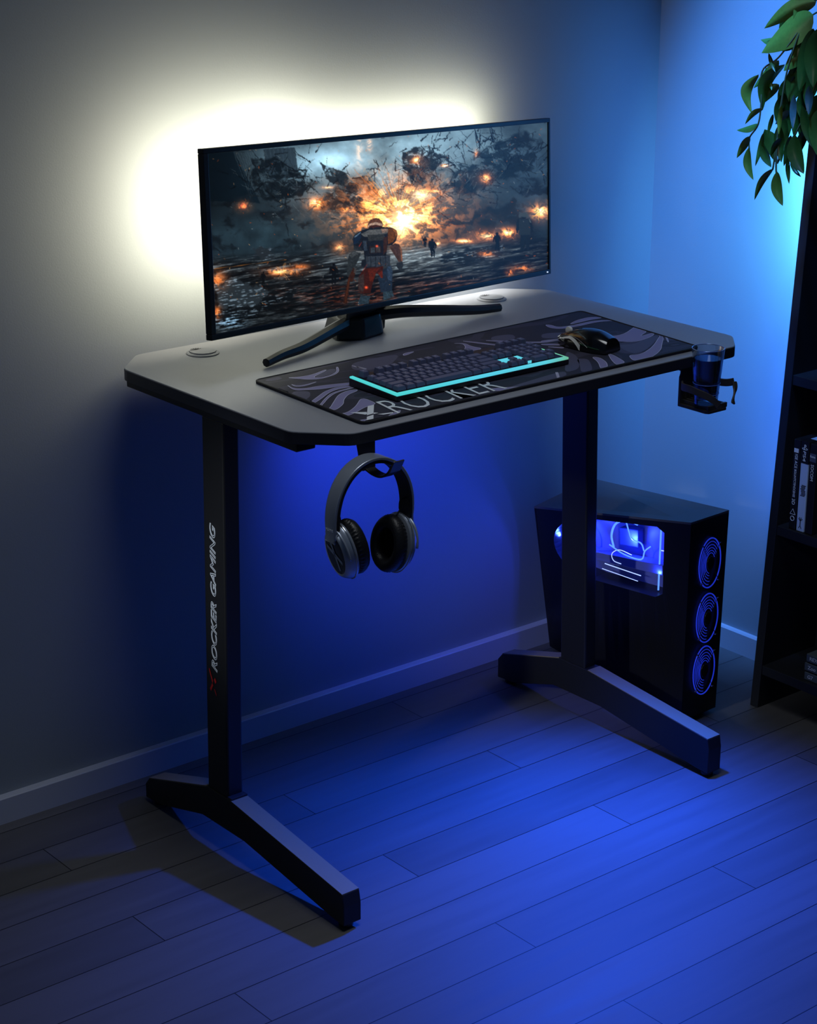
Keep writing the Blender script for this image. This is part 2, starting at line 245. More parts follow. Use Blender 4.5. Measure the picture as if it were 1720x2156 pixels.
def foot(x0, x1, yf, yb, zc, ztip, yc0, yc1):
    prof = [(yf, .010), (yf + .030, .012), (yc0 - .045, .044), (yc1 + .015, .044), (yb - .05, .012), (yb, .008), (yb, ztip - .014), (yb - .012, ztip), (yc1, zc), (yc0 - .012, zc), (yf + .004, ztip + .0135), (yf, ztip - .006)]
    f = obj('foot', MB().prismX(prof, x0, x1), m_steel, desk, bevel=.0015)
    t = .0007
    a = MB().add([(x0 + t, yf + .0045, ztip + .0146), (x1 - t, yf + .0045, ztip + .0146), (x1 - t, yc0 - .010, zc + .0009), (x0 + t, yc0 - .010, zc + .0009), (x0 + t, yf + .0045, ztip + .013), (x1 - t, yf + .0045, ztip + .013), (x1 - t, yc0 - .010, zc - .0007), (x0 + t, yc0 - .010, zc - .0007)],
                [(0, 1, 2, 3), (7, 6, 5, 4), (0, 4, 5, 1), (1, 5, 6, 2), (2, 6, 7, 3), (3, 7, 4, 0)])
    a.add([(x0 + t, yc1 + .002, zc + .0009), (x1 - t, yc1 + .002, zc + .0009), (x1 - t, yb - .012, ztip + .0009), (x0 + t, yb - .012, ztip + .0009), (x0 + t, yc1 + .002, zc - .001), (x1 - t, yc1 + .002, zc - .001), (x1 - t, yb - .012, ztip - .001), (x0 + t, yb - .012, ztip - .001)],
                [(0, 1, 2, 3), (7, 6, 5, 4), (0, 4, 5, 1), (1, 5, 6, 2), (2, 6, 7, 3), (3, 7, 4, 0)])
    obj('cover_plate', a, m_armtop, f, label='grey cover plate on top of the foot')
    for y in (yf + .016, yb - .02):
        obj('levelling_pad', MB().lathe([(.009, 0), (.011, .002), (.011, .007), (.005, .009), (.005, .012)], ((x0 + x1) / 2, y, 0), n=20), m_plast, f, smooth='auto')
    return f
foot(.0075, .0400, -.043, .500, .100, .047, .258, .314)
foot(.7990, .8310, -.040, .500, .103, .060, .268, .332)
def column(xb, xt, y0, y1):
    b = [(xb[0], y0, .09), (xb[1], y0, .09), (xb[1], y1, .09), (xb[0], y1, .09)]; t = [(xt[0], y0, H - .036), (xt[1], y0, H - .036), (xt[1], y1, H - .036), (xt[0], y1, H - .036)]
    return obj('column', MB().hexa(b, t), m_steel, desk, bevel=.003)
colL = column((.0100, .0390), (.0200, .0490), .258, .314)
colR = column((.8020, .8290), (.7830, .8100), .268, .332)
for x in (.034, .797):
    obj('support_arm', MB().box(x - .017, x + .017, .07, .52, H - .036, H - .0185), m_steel, desk, bevel=.002)
obj('cross_beam', MB().box(.051, .780, .275, .300, H - .034, H - .0185), m_steel, desk, bevel=.002)
for gx, gy in ((.1508, .5031), (.7711, .5045)):
    g = obj('cable_grommet', MB().lathe([(.0265, 0), (.0265, .0015), (.024, .0032), (.0225, .0032), (.0225, .0026), (.0215, .0026), (.0212, .0048), (.001, .0052)], (gx, gy, H), n=40), m_top, desk, smooth='auto')
    s = MB()
    for k in range(7):
        a = math.radians(20 + k * 23); cx, cy = gx - .006, gy + .008
        s.add([(cx + math.cos(a) * r_ + dx * -math.sin(a), cy + math.sin(a) * r_ + dx * math.cos(a), H + .0056) for r_, dx in ((.001, -.0004), (.011, -.0009), (.011, .0009), (.001, .0004))], [(0, 1, 2, 3)])
    obj('cable_slot', s, mat('slot_black', (.002, .002, .003), .8), g)
# small fastening tab where the arm meets the column
obj('hinge_tab', MB().box(.0085, .0400, .246, .2575, .099, .104), m_plast, desk, bevel=.001)
# lettering on the left column, reads upwards
LT = lambda z: .0100 + (.0100) * (z - .09) / (.624) - .0007
up_dir = Vector((.0100 / .624, 0, 1))
text('lettering', 'ROCKER GAMING', (LT(.306), .2815, .306), up_dir, (0, 1, 0), .0205, m_white, colL, outline=.030, shear=.35, width=.2435, label='white outlined lettering running up the column')
lg = MB()
for pl in ([(-.0015, .0065), (.0035, .0045), (.022, .0165), (.020, .0185)], [(.0, -.0035), (.0045, -.0070), (.0105, -.0025), (.006, .0015)], [(-.016, .0120), (-.012, .0155), (-.001, .0075), (-.004, .0040)], [(-.020, -.0065), (-.016, -.0065), (-.009, -.001), (-.010, .001)]):
    # (along the column, across the column)
    lg.add([(LT(.286 + a) - .0002, .2895 + b_ * .8, .286 + a) for a, b_ in pl], [tuple(range(4))])
obj('logo', lg, m_red, colL, label='red X emblem on the column')

# ------------------------------------------------------------------ desk mat
m_mat = bpy.data.materials.new('mat_cloth'); m_mat.use_nodes = True
def mat_cloth(m):
    nt = m.node_tree; N = nt.nodes; L = nt.links; b = N['Principled BSDF']
    tc = N.new('ShaderNodeTexCoord'); mp = N.new('ShaderNodeMapping'); mp.inputs['Scale'].default_value = (5, 12, 1); mp.inputs['Rotation'].default_value = (0, 0, .5)
    L.new(tc.outputs['Object'], mp.inputs[0]); nz = N.new('ShaderNodeTexNoise'); nz.inputs['Scale'].default_value = 1.0; nz.inputs['Detail'].default_value = 1; nz.inputs['Distortion'].default_value = 1.2
    L.new(mp.outputs[0], nz.inputs['Vector']); cr = N.new('ShaderNodeValToRGB'); cr.color_ramp.interpolation = 'CONSTANT'
    e = cr.color_ramp.elements; e[0].position = 0; e[0].color = (.028, .028, .048, 1); e[1].position = .5; e[1].color = (.045, .045, .080, 1)
    for p_, c_ in ((.56, (.028, .028, .048, 1)), (.63, (.062, .062, .110, 1))):
        q = e.new(p_); q.color = c_
    L.new(nz.outputs['Fac'], cr.inputs[0]); L.new(cr.outputs[0], b.inputs['Base Color']); inp(b, 'Roughness', .7); inp(b, 'Specular IOR Level', .25)
mat_cloth(m_mat)
m_matedge = mat('stitched_edge', (.010, .010, .014), .7, bump=.6, bscale=2500)
m_light = mat('print_lilac', (.22, .21, .40), .65); m_mid = mat('print_indigo', (.075, .075, .135), .65); m_line = mat('print_outline', (.50, .50, .66), .65)
def rrect(p, r, n=6):
    q = []
    for a in range(4):
        P0 = Vector(p[a - 1]); P1 = Vector(p[a]); P2 = Vector(p[(a + 1) % 4]); A = P1 + (P0 - P1).normalized() * r; B = P1 + (P2 - P1).normalized() * r
        for i in range(n + 1): t = i / n; q.append(tuple((1 - t) ** 2 * A + 2 * t * (1 - t) * P1 + t * t * B))
    return q
MATC = [(.098, .0215), (.7930, .0225), (.8215, .3270), (.1105, .3060)]
dm = thing('desk_mat', 'dark gaming desk mat with lilac swirl print lying on the desk under the keyboard', 'desk mat', (.45, .17, H))
obj('cloth', MB().prism(rrect(MATC, .012), H + .0001, H + .0040), m_mat, dm)
P3 = [Vector((x, y, H + .0034)) for x, y in rrect([(a + (.001 if a < .5 else -.001), b + (.001 if b < .1 else -.001)) for a, b in MATC], .012)]
obj('edge_stitching', MB().tube(P3, .0019, 6, closed=True, up=(0, 0, 1)), m_matedge, dm, smooth=True)
def flat_polys(L_, z):
    import bmesh
    from mathutils.geometry import tessellate_polygon
    m = MB()
    for pl in L_:
        vs = [Vector((x, y, z)) for x, y in pl]
        m.add(vs, [tuple(t) for t in tessellate_polygon([vs])])
    return m
def outline_polys(L_, z, w):
    m = MB()
    for pl in L_:
        n = len(pl); vs = []
        for i in range(n):
            a = Vector(pl[i - 1]); b = Vector(pl[i]); c2 = Vector(pl[(i + 1) % n]); t = (c2 - a); t = t.normalized() if t.length > 1e-6 else Vector((1, 0)); nn = Vector((-t.y, t.x)) * w
            vs += [(b.x + nn.x, b.y + nn.y, z), (b.x - nn.x, b.y - nn.y, z)]
        m.add(vs, [(2 * i, 2 * ((i + 1) % n), 2 * ((i + 1) % n) + 1, 2 * i + 1) for i in range(n)])
    return m
def smooth_poly(pl, it=2):
    for _ in range(it):
        q = []
        for i in range(len(pl)):
            a = pl[i]; b = pl[(i + 1) % len(pl)]
            q += [(a[0] * .78 + b[0] * .22, a[1] * .78 + b[1] * .22), (a[0] * .22 + b[0] * .78, a[1] * .22 + b[1] * .78)]
        pl = q
    return pl
def inside(pl):
    out = []
    for x, y in pl:
        y = min(max(y, .0265), .300 + .02 * max(0, (x - .11) / .7)); x = min(max(x, .1025 + .045 * (y - .02)), .788 + .09 * (y - .02)); out.append((x, y))
    return out
ML = [inside(smooth_poly(p)) for p in MAT_LIGHT]; MM = [inside(smooth_poly(p)) for p in MAT_MID]
for p_ in MM: obj('printed_shade', flat_polys([p_], H + .00415), m_mid, dm, recalc=False)
for p_ in ML:
    sw = obj('printed_swirl', flat_polys([p_], H + .0043), m_light, dm, recalc=False)
    obj('printed_outline', outline_polys([p_], H + .00445, .0005), m_line, sw, recalc=False)
obj('printed_emblem', flat_polys(MAT_WHITE, H + .0046), m_white, dm, recalc=False, label='white X emblem at the front left of the mat')
text('printed_lettering', 'ROCKER', (.166, .0265, H + .0047), (1, .012, 0), (0, 1, 0), .098, m_white, dm, offset=-.010, shear=.3, width=.215, label='white wide lettering partly under the keyboard')

# ------------------------------------------------------------------ monitor
mon = thing('monitor', 'ultrawide black monitor on V-shaped stand showing a burning battlefield', 'monitor', (.45, .42, H))
m_bez = mat('bezel_black', (.010, .010, .012), .35)
ty, tt, tr = .2326, .0751, -.0568
A_ = Vector((math.cos(ty), math.sin(ty), 0)); Nn = Vector((math.sin(ty), -math.cos(ty), 0)); Uu = Vector((0, 0, 1)) * math.cos(tt) - Nn * math.sin(tt)
A2 = A_ * math.cos(tr) + Uu * math.sin(tr); U2 = Uu * math.cos(tr) - A_ * math.sin(tr); Y2 = U2.cross(A2)
MM_ = Matrix(((A2.x, Y2.x, U2.x, .4732), (A2.y, Y2.y, U2.y, .400), (A2.z, Y2.z, U2.z, .8032), (0, 0, 0, 1)))
MW, MH = .9075, .2798
bz = MB(); b_ = .0105
x0, x1 = -MW / 2, MW / 2
bz.box(x0, x1, 0, .012, MH - .0075, MH); bz.box(x0, x1, 0, .012, 0, .009); bz.box(x0, x0 + b_, 0, .012, .009, MH - .0075); bz.box(x1 - .0065, x1, 0, .012, .009, MH - .0075)
bezel = obj('bezel', bz.xf(MM_), m_bez, mon, bevel=.0012)
rear = MB().hexa([(x0 + .002, .0125, .002), (x1 - .002, .0125, .002), (x1 - .12, .045, .05), (x0 + .12, .045, .05)], [(x0 + .002, .0125, MH - .002), (x1 - .002, .0125, MH - .002), (x1 - .12, .045, MH - .05), (x0 + .12, .045, MH - .05)])
obj('rear_housing', rear.xf(MM_), m_plast, mon, bevel=.003)
m_led = mat('backlight_strip_lit', (.8, .8, .8), .5, emit=(1, .95, .8), es=2.5)
st = MB().box(x0 + .03, x1 - .22, .0235, .0255, MH - .035, MH - .027).box(x0 + .022, x0 + .030, .0195, .0215, .04, MH - .035)
obj('backlight_strip', st.xf(MM_), m_led, mon, label='lit white light strip along the back')

# -- the picture on the screen, painted per vertex
NX, NY = 640, 250
SX0, SX1, SZ0, SZ1 = x0 + b_, x1 - .0065, .009, MH - .0075
def homog(src, dst):
    A = []; B = []
    for (x, y), (u, v) in zip(src, dst):
        A += [[x, y, 1, 0, 0, 0, -u * x, -u * y], [0, 0, 0, x, y, 1, -v * x, -v * y]]; B += [u, v]
    h = np.linalg.solve(np.array(A, float), np.array(B, float)); return np.append(h, 1).reshape(3, 3)
Hm = homog([(0, 0), (1, 0), (1, 1), (0, 1)], [(73, 213), (1628, 88), (1607, 752), (135, 1053)])
uu, vv = np.meshgrid(np.linspace(0, 1, NX + 1), np.linspace(0, 1, NY + 1))
den = Hm[2, 0] * uu + Hm[2, 1] * vv + 1
PX = (Hm[0, 0] * uu + Hm[0, 1] * vv + Hm[0, 2]) / den; PY = (Hm[1, 0] * uu + Hm[1, 1] * vv + Hm[1, 2]) / den
rs = np.random.RandomState(5)
def vnoise(x, y, seed=0):
    r = np.random.RandomState(seed).rand(256, 256); xi = np.floor(x).astype(int); yi = np.floor(y).astype(int); fx = x - xi; fy = y - yi
    fx = fx * fx * (3 - 2 * fx); fy = fy * fy * (3 - 2 * fy); g = lambda a, b: r[a % 256, b % 256]
    return (g(xi, yi) * (1 - fx) + g(xi + 1, yi) * fx) * (1 - fy) + (g(xi, yi + 1) * (1 - fx) + g(xi + 1, yi + 1) * fx) * fy
def fbm(x, y, o=5, seed=0):
    s = 0; a = .5; t = 0
    for i in range(o): s = s + a * vnoise(x * 2 ** i, y * 2 ** i, seed + i); t += a; a *= .55
    return s / t
IMG = np.zeros(PX.shape + (3,))
def sm(a, b, x): t = np.clip((x - a) / (b - a), 0, 1); return t * t * (3 - 2 * t)
def over(mask, col):
    global IMG
    IMG = IMG * (1 - mask[..., None]) + np.array(col) / 255. * mask[..., None]
def addc(mask, col):
    global IMG
    IMG = IMG + mask[..., None] * np.array(col) / 255.
def blob(x, y, rx, ry, p=2): return np.exp(-(((PX - x) / rx) ** 2 + ((PY - y) / ry) ** 2) * 1.0)
WX = PX + 60 * (fbm(PX / 40, PY / 40, 4, 11) - .5) ; WY = PY + 60 * (fbm(PX / 40, PY / 40, 4, 31) - .5)
RX = PX + 9 * (fbm(PX / 9, PY / 9, 3, 41) - .5); RY = PY + 9 * (fbm(PX / 9, PY / 9, 3, 51) - .5)
def poly(pts, rough=0, soft=1.5):
    X, Y = (RX, RY) if rough == 1 else ((WX, WY) if rough == 2 else (PX, PY))
    bb = (min(p[0] for p in pts) - 40, max(p[0] for p in pts) + 40, min(p[1] for p in pts) - 40, max(p[1] for p in pts) + 40)
    sel = (X > bb[0]) & (X < bb[1]) & (Y > bb[2]) & (Y < bb[3]); out = np.zeros(PX.shape); x = X[sel]; y = Y[sel]
    ins = np.zeros(x.shape, bool); dmin = np.full(x.shape, 1e9); n = len(pts)
    for i in range(n):
        (ax, ay), (bx, by) = pts[i], pts[(i + 1) % n]
        cnd = ((ay > y) != (by > y)); t = (bx - ax) * (y - ay) / ((by - ay) if by != ay else 1e-9) + ax; ins ^= cnd & (x < t)
        ex, ey = bx - ax, by - ay; q = np.clip(((x - ax) * ex + (y - ay) * ey) / (ex * ex + ey * ey + 1e-9), 0, 1)
        dmin = np.minimum(dmin, np.hypot(x - ax - q * ex, y - ay - q * ey))
    out[sel] = np.clip(.5 + np.where(ins, dmin, -dmin) / soft / 2, 0, 1); return out
def stroke(ax, ay, bx, by, w, col, a=1, rough=0):
    L = math.hypot(bx - ax, by - ay) + 1e-6; nx, ny = -(by - ay) / L * w / 2, (bx - ax) / L * w / 2
    over(a * poly([(ax + nx, ay + ny), (bx + nx * .4, by + ny * .4), (bx - nx * .4, by - ny * .4), (ax - nx, ay - ny)], rough, 1.1), col)
# sky of smoke
n1 = fbm(PX / 150, PY / 120, 6, 1); n2 = fbm(PX / 60, PY / 60, 5, 9)
base = np.array([26, 38, 46]) / 255.
IMG[:] = base * (.55 + .8 * n1[..., None])
addc(blob(860, 240, 470, 190) * (.35 + 1.15 * n1), (125, 150, 160)); addc(blob(620, 270, 180, 60) * (.4 + n2), (60, 80, 90)); addc(blob(1300, 130, 330, 90) * n1, (75, 90, 95))
addc(blob(1560, 300, 110, 200) * n2, (30, 48, 66)); addc(blob(330, 600, 280, 90) * n2, (28, 44, 50))
over(sm(.52, .75, fbm(WX / 90, WY / 50, 5, 21)) * .75 * sm(200, 420, PY), (14, 19, 24))
addc(blob(950, 480, 330, 150) * (.2 + n2), (85, 48, 26))
WR0 = fbm(WX / 34, WY / 20, 5, 77) * .8 + .16
# towers and wreckage in the haze
for t in [((75, 213), (200, 205), (330, 450), (90, 440), 190, (12, 26, 36)), ((340, 195), (488, 188), (505, 330), (360, 340), 150, (32, 44, 54))]:
    over(poly(t[:4], 1) * .85, t[5])
for k in range(9): stroke(200 + k * 11, 208, 285 + k * 7, 430 - k * 9, 4, (70, 90, 100), .55, 1)
for k in range(8): stroke(350 + k * 19, 192, 372 + k * 18, 320, 3, (62, 80, 92), .5, 1)
over(sm(.36, .58, WR0) * .9 * poly([(300, 250), (400, 225), (470, 280), (545, 310), (590, 370), (520, 410), (440, 440), (330, 440), (280, 340)], 2, 5), (13, 20, 25))
over(sm(.36, .58, WR0) * .9 * poly([(600, 250), (625, 275), (720, 310), (745, 350), (790, 390), (740, 385), (650, 355), (625, 310)], 1, 2), (24, 32, 38))
over(sm(.36, .58, WR0) * .9 * poly([(985, 215), (1040, 200), (1130, 230), (1190, 250), (1120, 300), (1090, 350), (1000, 340), (975, 290)], 2, 4), (18, 23, 27))
over(sm(.36, .58, WR0) * .85 * poly([(1190, 320), (1300, 250), (1360, 200), (1430, 160), (1530, 130), (1600, 180), (1560, 300), (1400, 360), (1300, 420), (1220, 400)], 2, 8), (18, 27, 33))
over(sm(.36, .58, WR0) * .85 * poly([(640, 400), (800, 330), (880, 400), (820, 520), (700, 500), (560, 470)], 2, 10), (26, 26, 28))
over(sm(.36, .58, WR0) * .8 * poly([(1200, 560), (1360, 470), (1480, 440), (1560, 480), (1480, 580), (1300, 600)], 2, 8), (22, 27, 30))
WR = fbm(PX / 28, PY / 16, 5, 77)
def shards(cx, cy, rx, ry, n, L, cols, wmax=6, ang=None):
    for _ in range(n):
        x = cx + rs.randn() * rx * .5; y = cy + rs.randn() * ry * .5; a = rs.rand() * 6.28 if ang is None else ang + rs.randn() * .25; l = L * (.3 + rs.rand())
        stroke(x, y, x + math.cos(a) * l, y + math.sin(a) * l, 1.5 + rs.rand() * wmax, cols[rs.randint(len(cols))], .85, 1)
DK = [(10, 14, 18), (18, 24, 29), (26, 32, 36)]
shards(430, 350, 230, 150, 120, 70, DK); shards(1080, 280, 150, 120, 110, 50, DK); shards(1440, 230, 260, 190, 150, 65, DK); shards(1250, 400, 160, 80, 40, 55, DK); shards(700, 450, 190, 60, 40, 70, DK, 5, .25)
shards(880, 290, 60, 25, 12, 35, DK); shards(690, 320, 70, 40, 16, 40, DK)
LT_ = [(70, 86, 94), (90, 104, 108), (52, 66, 74)]
shards(430, 330, 180, 120, 40, 45, LT_, 1.2); shards(1300, 330, 330, 150, 60, 50, LT_, 1.0, -.9); shards(690, 500, 260, 60, 40, 60, LT_, 1.0, .3); shards(1080, 280, 90, 70, 22, 40, LT_, 1)
# explosion
def rays(cx, cy, n, r0, r1, cols, w, a=.8, lo=0, hi=6.28):
    for _ in range(n):
        t = lo + rs.rand() * (hi - lo); q0 = r0 * (.4 + rs.rand()); q1 = q0 + (r1 - r0) * rs.rand() ** 1.5
        stroke(cx + q0 * math.cos(t), cy + q0 * math.sin(t) * .72, cx + q1 * math.cos(t), cy + q1 * math.sin(t) * .72, w * (.4 + rs.rand()), cols[rs.randint(len(cols))], a, 1)
ex = fbm(WX / 26, WY / 22, 5, 61)
addc(blob(955, 490, 240, 140) * (.2 + 1.5 * sm(.35, .7, ex)), (210, 105, 40))
rays(960, 505, 130, 60, 330, [(230, 120, 45), (160, 78, 36), (250, 170, 90), (90, 50, 34)], 3.4, .7, 2.6, 6.8)
addc(blob(975, 520, 120, 75) * (.2 + 1.6 * sm(.35, .65, ex)), (250, 160, 80)); addc(blob(985, 530, 55, 45) * (.5 + ex), (255, 215, 150)); addc(blob(1060, 415, 40, 20) * (.5 + ex), (240, 190, 130))
addc(blob(960, 590, 60, 60), (160, 100, 60)); addc(blob(815, 460, 28, 12), (220, 120, 50))
rays(960, 505, 60, 30, 230, [(255, 220, 150), (255, 185, 95)], 1.8, .8, 2.9, 6.5)
def fire(x, y, rx, ry, s=1, hot=True):
    e = fbm((WX - x) / 14 + 7, (WY - y) / 12 + x, 4, 71); addc(blob(x, y, rx * 1.7, ry * 1.7) * .5 * s * (.4 + e), (150, 70, 30)); addc(blob(x, y, rx, ry) * s * sm(.3, .65, e), (255, 130, 50))
    if hot: addc(blob(x, y, rx * .5, ry * .5) * s * (.3 + e), (255, 225, 150))
# ground
gy = 640 + (PX - 860) * -.06; g = sm(-10, 70, PY - gy)
ca, sa = math.cos(-.16), math.sin(-.16); GX = PX * ca + PY * sa; GY = -PX * sa + PY * ca
str_ = fbm(GX / 75, GY / 7, 5, 81); str2 = fbm(GX / 30, GY / 4, 4, 91)
over(g * .92, (20, 23, 26)); addc(g * sm(.48, .85, str_) * .8, (88, 98, 102)); addc(g * sm(.60, .85, str2) * .5, (110, 118, 118)); over(g * sm(.48, .3, str_) * .75, (7, 9, 11))
addc(blob(1010, 690, 300, 60) * g * str2, (190, 205, 210)); addc(blob(1000, 760, 300, 60) * g * sm(.42, .8, str_), (70, 80, 84)); IMG *= (1 - .35 * g * sm(760, 900, PY + .1 * PX))[..., None]; addc(blob(800, 880, 330, 50) * g * sm(.45, .7, str2), (70, 24, 10)); addc(blob(1150, 820, 200, 30) * g * sm(.4, .7, str_), (60, 22, 10))
for pl, cc_ in (([(300, 670), (340, 650), (390, 665), (400, 700), (310, 710)], (36, 42, 48)), ([(125, 820), (230, 815), (340, 835), (380, 870), (330, 925), (240, 950), (130, 930)], (40, 48, 54)), ([(130, 960), (240, 930), (400, 890), (520, 850), (480, 890), (330, 950), (200, 1010), (140, 1010)], (12, 15, 18)), ([(1140, 700), (1280, 660), (1430, 640), (1400, 700), (1240, 740)], (20, 24, 27))):
    over(.9 * poly(pl, 2, 4), cc_); addc(.8 * poly(pl, 2, 4) * sm(.55, .75, str2), (90, 105, 115))
addc(blob(200, 1000, 70, 30) * g * sm(.4, .6, str2), (110, 145, 170))
for f in [(250, 466, 22, 17, 1, 0), (590, 455, 38, 24, 1, 1), (1043, 255, 22, 16, 1, 1), (1350, 343, 20, 20, 1, 1), (1585, 495, 40, 28, 1.2, 1), (1440, 590, 34, 20, 1.1, 1), (1345, 605, 44, 16, 1.1, 1), (1250, 628, 40, 9, 1, 1), (437, 770, 60, 14, 1, 1), (520, 745, 30, 10, .7, 0), (697, 660, 24, 20, .8, 1), (140, 808, 30, 30, .8, 0), (1500, 750, 30, 12, .9, 0), (1443, 768, 12, 12, 1, 0), (1345, 685, 30, 10, .8, 0), (720, 483, 16, 10, .6, 0), (1170, 283, 14, 6, .9, 1), (1312, 228, 8, 14, .8, 0), (832, 182, 9, 20, .8, 0), (785, 205, 14, 60, .35, 0), (140, 955, 14, 22, .9, 0), (1135, 638, 16, 10, .8, 1), (640, 380, 26, 6, .6, 1), (1130, 400, 24, 8, .7, 1)]: fire(*f[:5], hot=bool(f[5]))
addc(blob(250, 464, 15, 13), (200, 50, 20))
rays(1580, 500, 25, 5, 60, [(255, 190, 90)], 2); rays(590, 455, 25, 5, 70, [(230, 120, 50)], 2.2, .8); rays(1350, 343, 18, 5, 40, [(240, 140, 60)], 2, .8); rays(437, 770, 14, 5, 110, [(250, 170, 90)], 2, .7)
stroke(120, 757, 455, 713, 2, (190, 120, 50), .7)
# marching figures
def figure(x, y, s, col=(12, 13, 15), rim=(120, 80, 50)):
    def P(pts): return [(x + a * s, y + b * s) for a, b in pts]
    over(poly(P([(-4, -48), (4, -48), (7, -40), (4, -34), (-4, -34), (-7, -40)])), col)
    over(poly(P([(-14, -34), (14, -34), (19, -20), (20, -2), (14, 0), (12, -14), (10, 2), (11, 24), (9, 44), (3, 44), (1, 16), (-3, 44), (-10, 44), (-10, 20), (-10, 2), (-12, -12), (-15, 2), (-20, 0), (-19, -20)]), 1), col)
    over(.7 * poly(P([(12, -34), (17, -24), (14, -24), (10, -32)])), rim)
for q in [(670, 778, 1.02), (350, 800, .66), (1110, 660, .9), (1078, 632, .5), (1393, 630, .85)]: figure(*q)
figure(1512, 590, 1.85, (20, 26, 30), (110, 120, 120)); over(poly([(1490, 530), (1535, 530), (1540, 600), (1488, 600)], 1) * .9, (34, 42, 46)); over(poly([(1492, 500), (1528, 497), (1532, 520), (1490, 522)], 1) * .9, (60, 70, 74))
# soldier seen from behind
arm_n = fbm(PX / 5, PY / 5, 3, 123)
def S(pts, col, a=1, r=0):
    q = [(679.4 + .2363 * x, 477.3 + .2363 * y) for x, y in pts]; m_ = a * poly(q, r, 1.0); c_ = np.array(col)[None, None] * (.62 + .76 * arm_n[..., None]) / 255.
    global IMG
    IMG = IMG * (1 - m_[..., None]) + c_ * m_[..., None]
def SL(x0, y0, x1, y1, w, col, a=.8): stroke(679.4 + .2363 * x0, 477.3 + .2363 * y0, 679.4 + .2363 * x1, 477.3 + .2363 * y1, w * .2363, col, a)
S([(600, 380), (610, 310), (650, 230), (740, 190), (820, 200), (880, 260), (900, 330), (880, 370), (700, 400)], (92, 56, 40)); S([(610, 350), (640, 300), (760, 270), (870, 300), (895, 330), (880, 345), (760, 320), (650, 340), (605, 385)], (170, 140, 122)); S([(620, 375), (660, 345), (760, 328), (860, 345), (880, 370), (700, 395)], (60, 30, 22))
S([(335, 700), (320, 600), (360, 520), (470, 440), (640, 380), (900, 365), (1060, 375), (1150, 430), (1170, 520), (1140, 640), (1060, 720), (980, 720), (955, 900), (1030, 915), (1020, 1110), (600, 1160), (480, 1120), (490, 1010), (545, 990), (530, 820), (480, 830), (340, 800)], (22, 24, 30))
S([(480, 500), (640, 420), (990, 400), (1000, 460), (960, 500), (560, 560), (520, 540)], (82, 84, 84)); S([(860, 400), (990, 400), (985, 460), (880, 480)], (128, 104, 92))
S([(1000, 390), (1100, 395), (1160, 450), (1150, 560), (1080, 660), (990, 700), (985, 500)], (92, 52, 22)); S([(1060, 390), (1140, 430), (1165, 500), (1140, 560), (1130, 480)], (160, 100, 50), .8); S([(330, 600), (370, 520), (470, 460), (480, 560), (420, 680), (340, 700)], (20, 32, 50)); S([(345, 560), (470, 460), (480, 475), (360, 575)], (120, 150, 175), .7)
S([(340, 720), (480, 760), (500, 820), (440, 830), (340, 790)], (34, 38, 42)); S([(600, 520), (900, 500), (940, 560), (900, 620), (620, 640)], (44, 46, 46)); S([(510, 630), (580, 630), (600, 820), (540, 830)], (44, 54, 66)); S([(905, 570), (980, 545), (965, 830), (900, 900)], (52, 30, 22)); S([(640, 740), (850, 720), (870, 860), (640, 880)], (38, 26, 24)); S([(660, 770), (740, 760), (745, 860), (660, 870)], (50, 58, 64)); S([(765, 755), (840, 745), (845, 850), (765, 860)], (52, 50, 50))
S([(230, 990), (250, 900), (330, 830), (475, 870), (440, 980), (380, 1100), (340, 1290), (220, 1330), (210, 1250)], (38, 42, 44)); S([(250, 910), (330, 840), (470, 870), (400, 900), (300, 960)], (64, 68, 70), .8)
S([(1015, 750), (1120, 680), (1200, 700), (1250, 800), (1260, 1020), (1190, 1040), (1080, 860)], (64, 44, 38)); S([(1200, 705), (1250, 800), (1262, 1020), (1235, 1020), (1225, 840)], (150, 96, 66), .7); S([(1150, 1050), (1260, 1030), (1275, 1110), (1240, 1190), (1190, 1180), (1140, 1120)], (34, 38, 42))
S([(560, 950), (1000, 910), (1030, 1090), (940, 1120), (600, 1160), (555, 1120)], (24, 28, 34))
for k in range(5): S([(575 + k * 92, 940 - k * 4), (655 + k * 92, 934 - k * 4), (655 + k * 92, 1120), (580 + k * 92, 1135)], (44, 50, 58)); SL(575 + k * 92, 945 - k * 4, 655 + k * 92, 938 - k * 4, 8, (96, 104, 110))
S([(560, 1160), (900, 1120), (880, 1340), (760, 1240), (700, 1440), (650, 1640), (520, 1640), (420, 1560), (430, 1330), (480, 1240)], (52, 20, 12)); S([(600, 1180), (860, 1150), (770, 1230), (700, 1420), (640, 1400), (620, 1260)], (84, 28, 10), .8)
S([(430, 1330), (530, 1260), (540, 1420), (520, 1620), (430, 1560)], (52, 40, 38)); S([(800, 1350), (900, 1180), (1040, 1100), (1075, 1220), (1060, 1560), (1040, 1600), (850, 1620)], (28, 38, 52)); S([(800, 1250), (880, 1200), (890, 1340), (850, 1340)], (90, 30, 14)); S([(970, 1130), (1040, 1110), (1070, 1220), (1055, 1400), (980, 1380)], (46, 62, 82), .8)
S([(470, 1680), (650, 1680), (620, 1830), (410, 1860), (430, 1790)], (38, 52, 62)); S([(890, 1610), (1060, 1580), (1100, 1690), (900, 1770)], (42, 58, 68)); SL(1000, 1590, 1060, 1720, 8, (16, 20, 24))
S([(330, 1150), (390, 1180), (330, 1400), (270, 1420), (210, 1830), (140, 1820), (190, 1540), (240, 1340)], (50, 26, 16)); SL(255, 1350, 180, 1820, 14, (92, 48, 26)); S([(350, 1140), (390, 1160), (380, 1260), (340, 1250)], (70, 72, 74), .7)
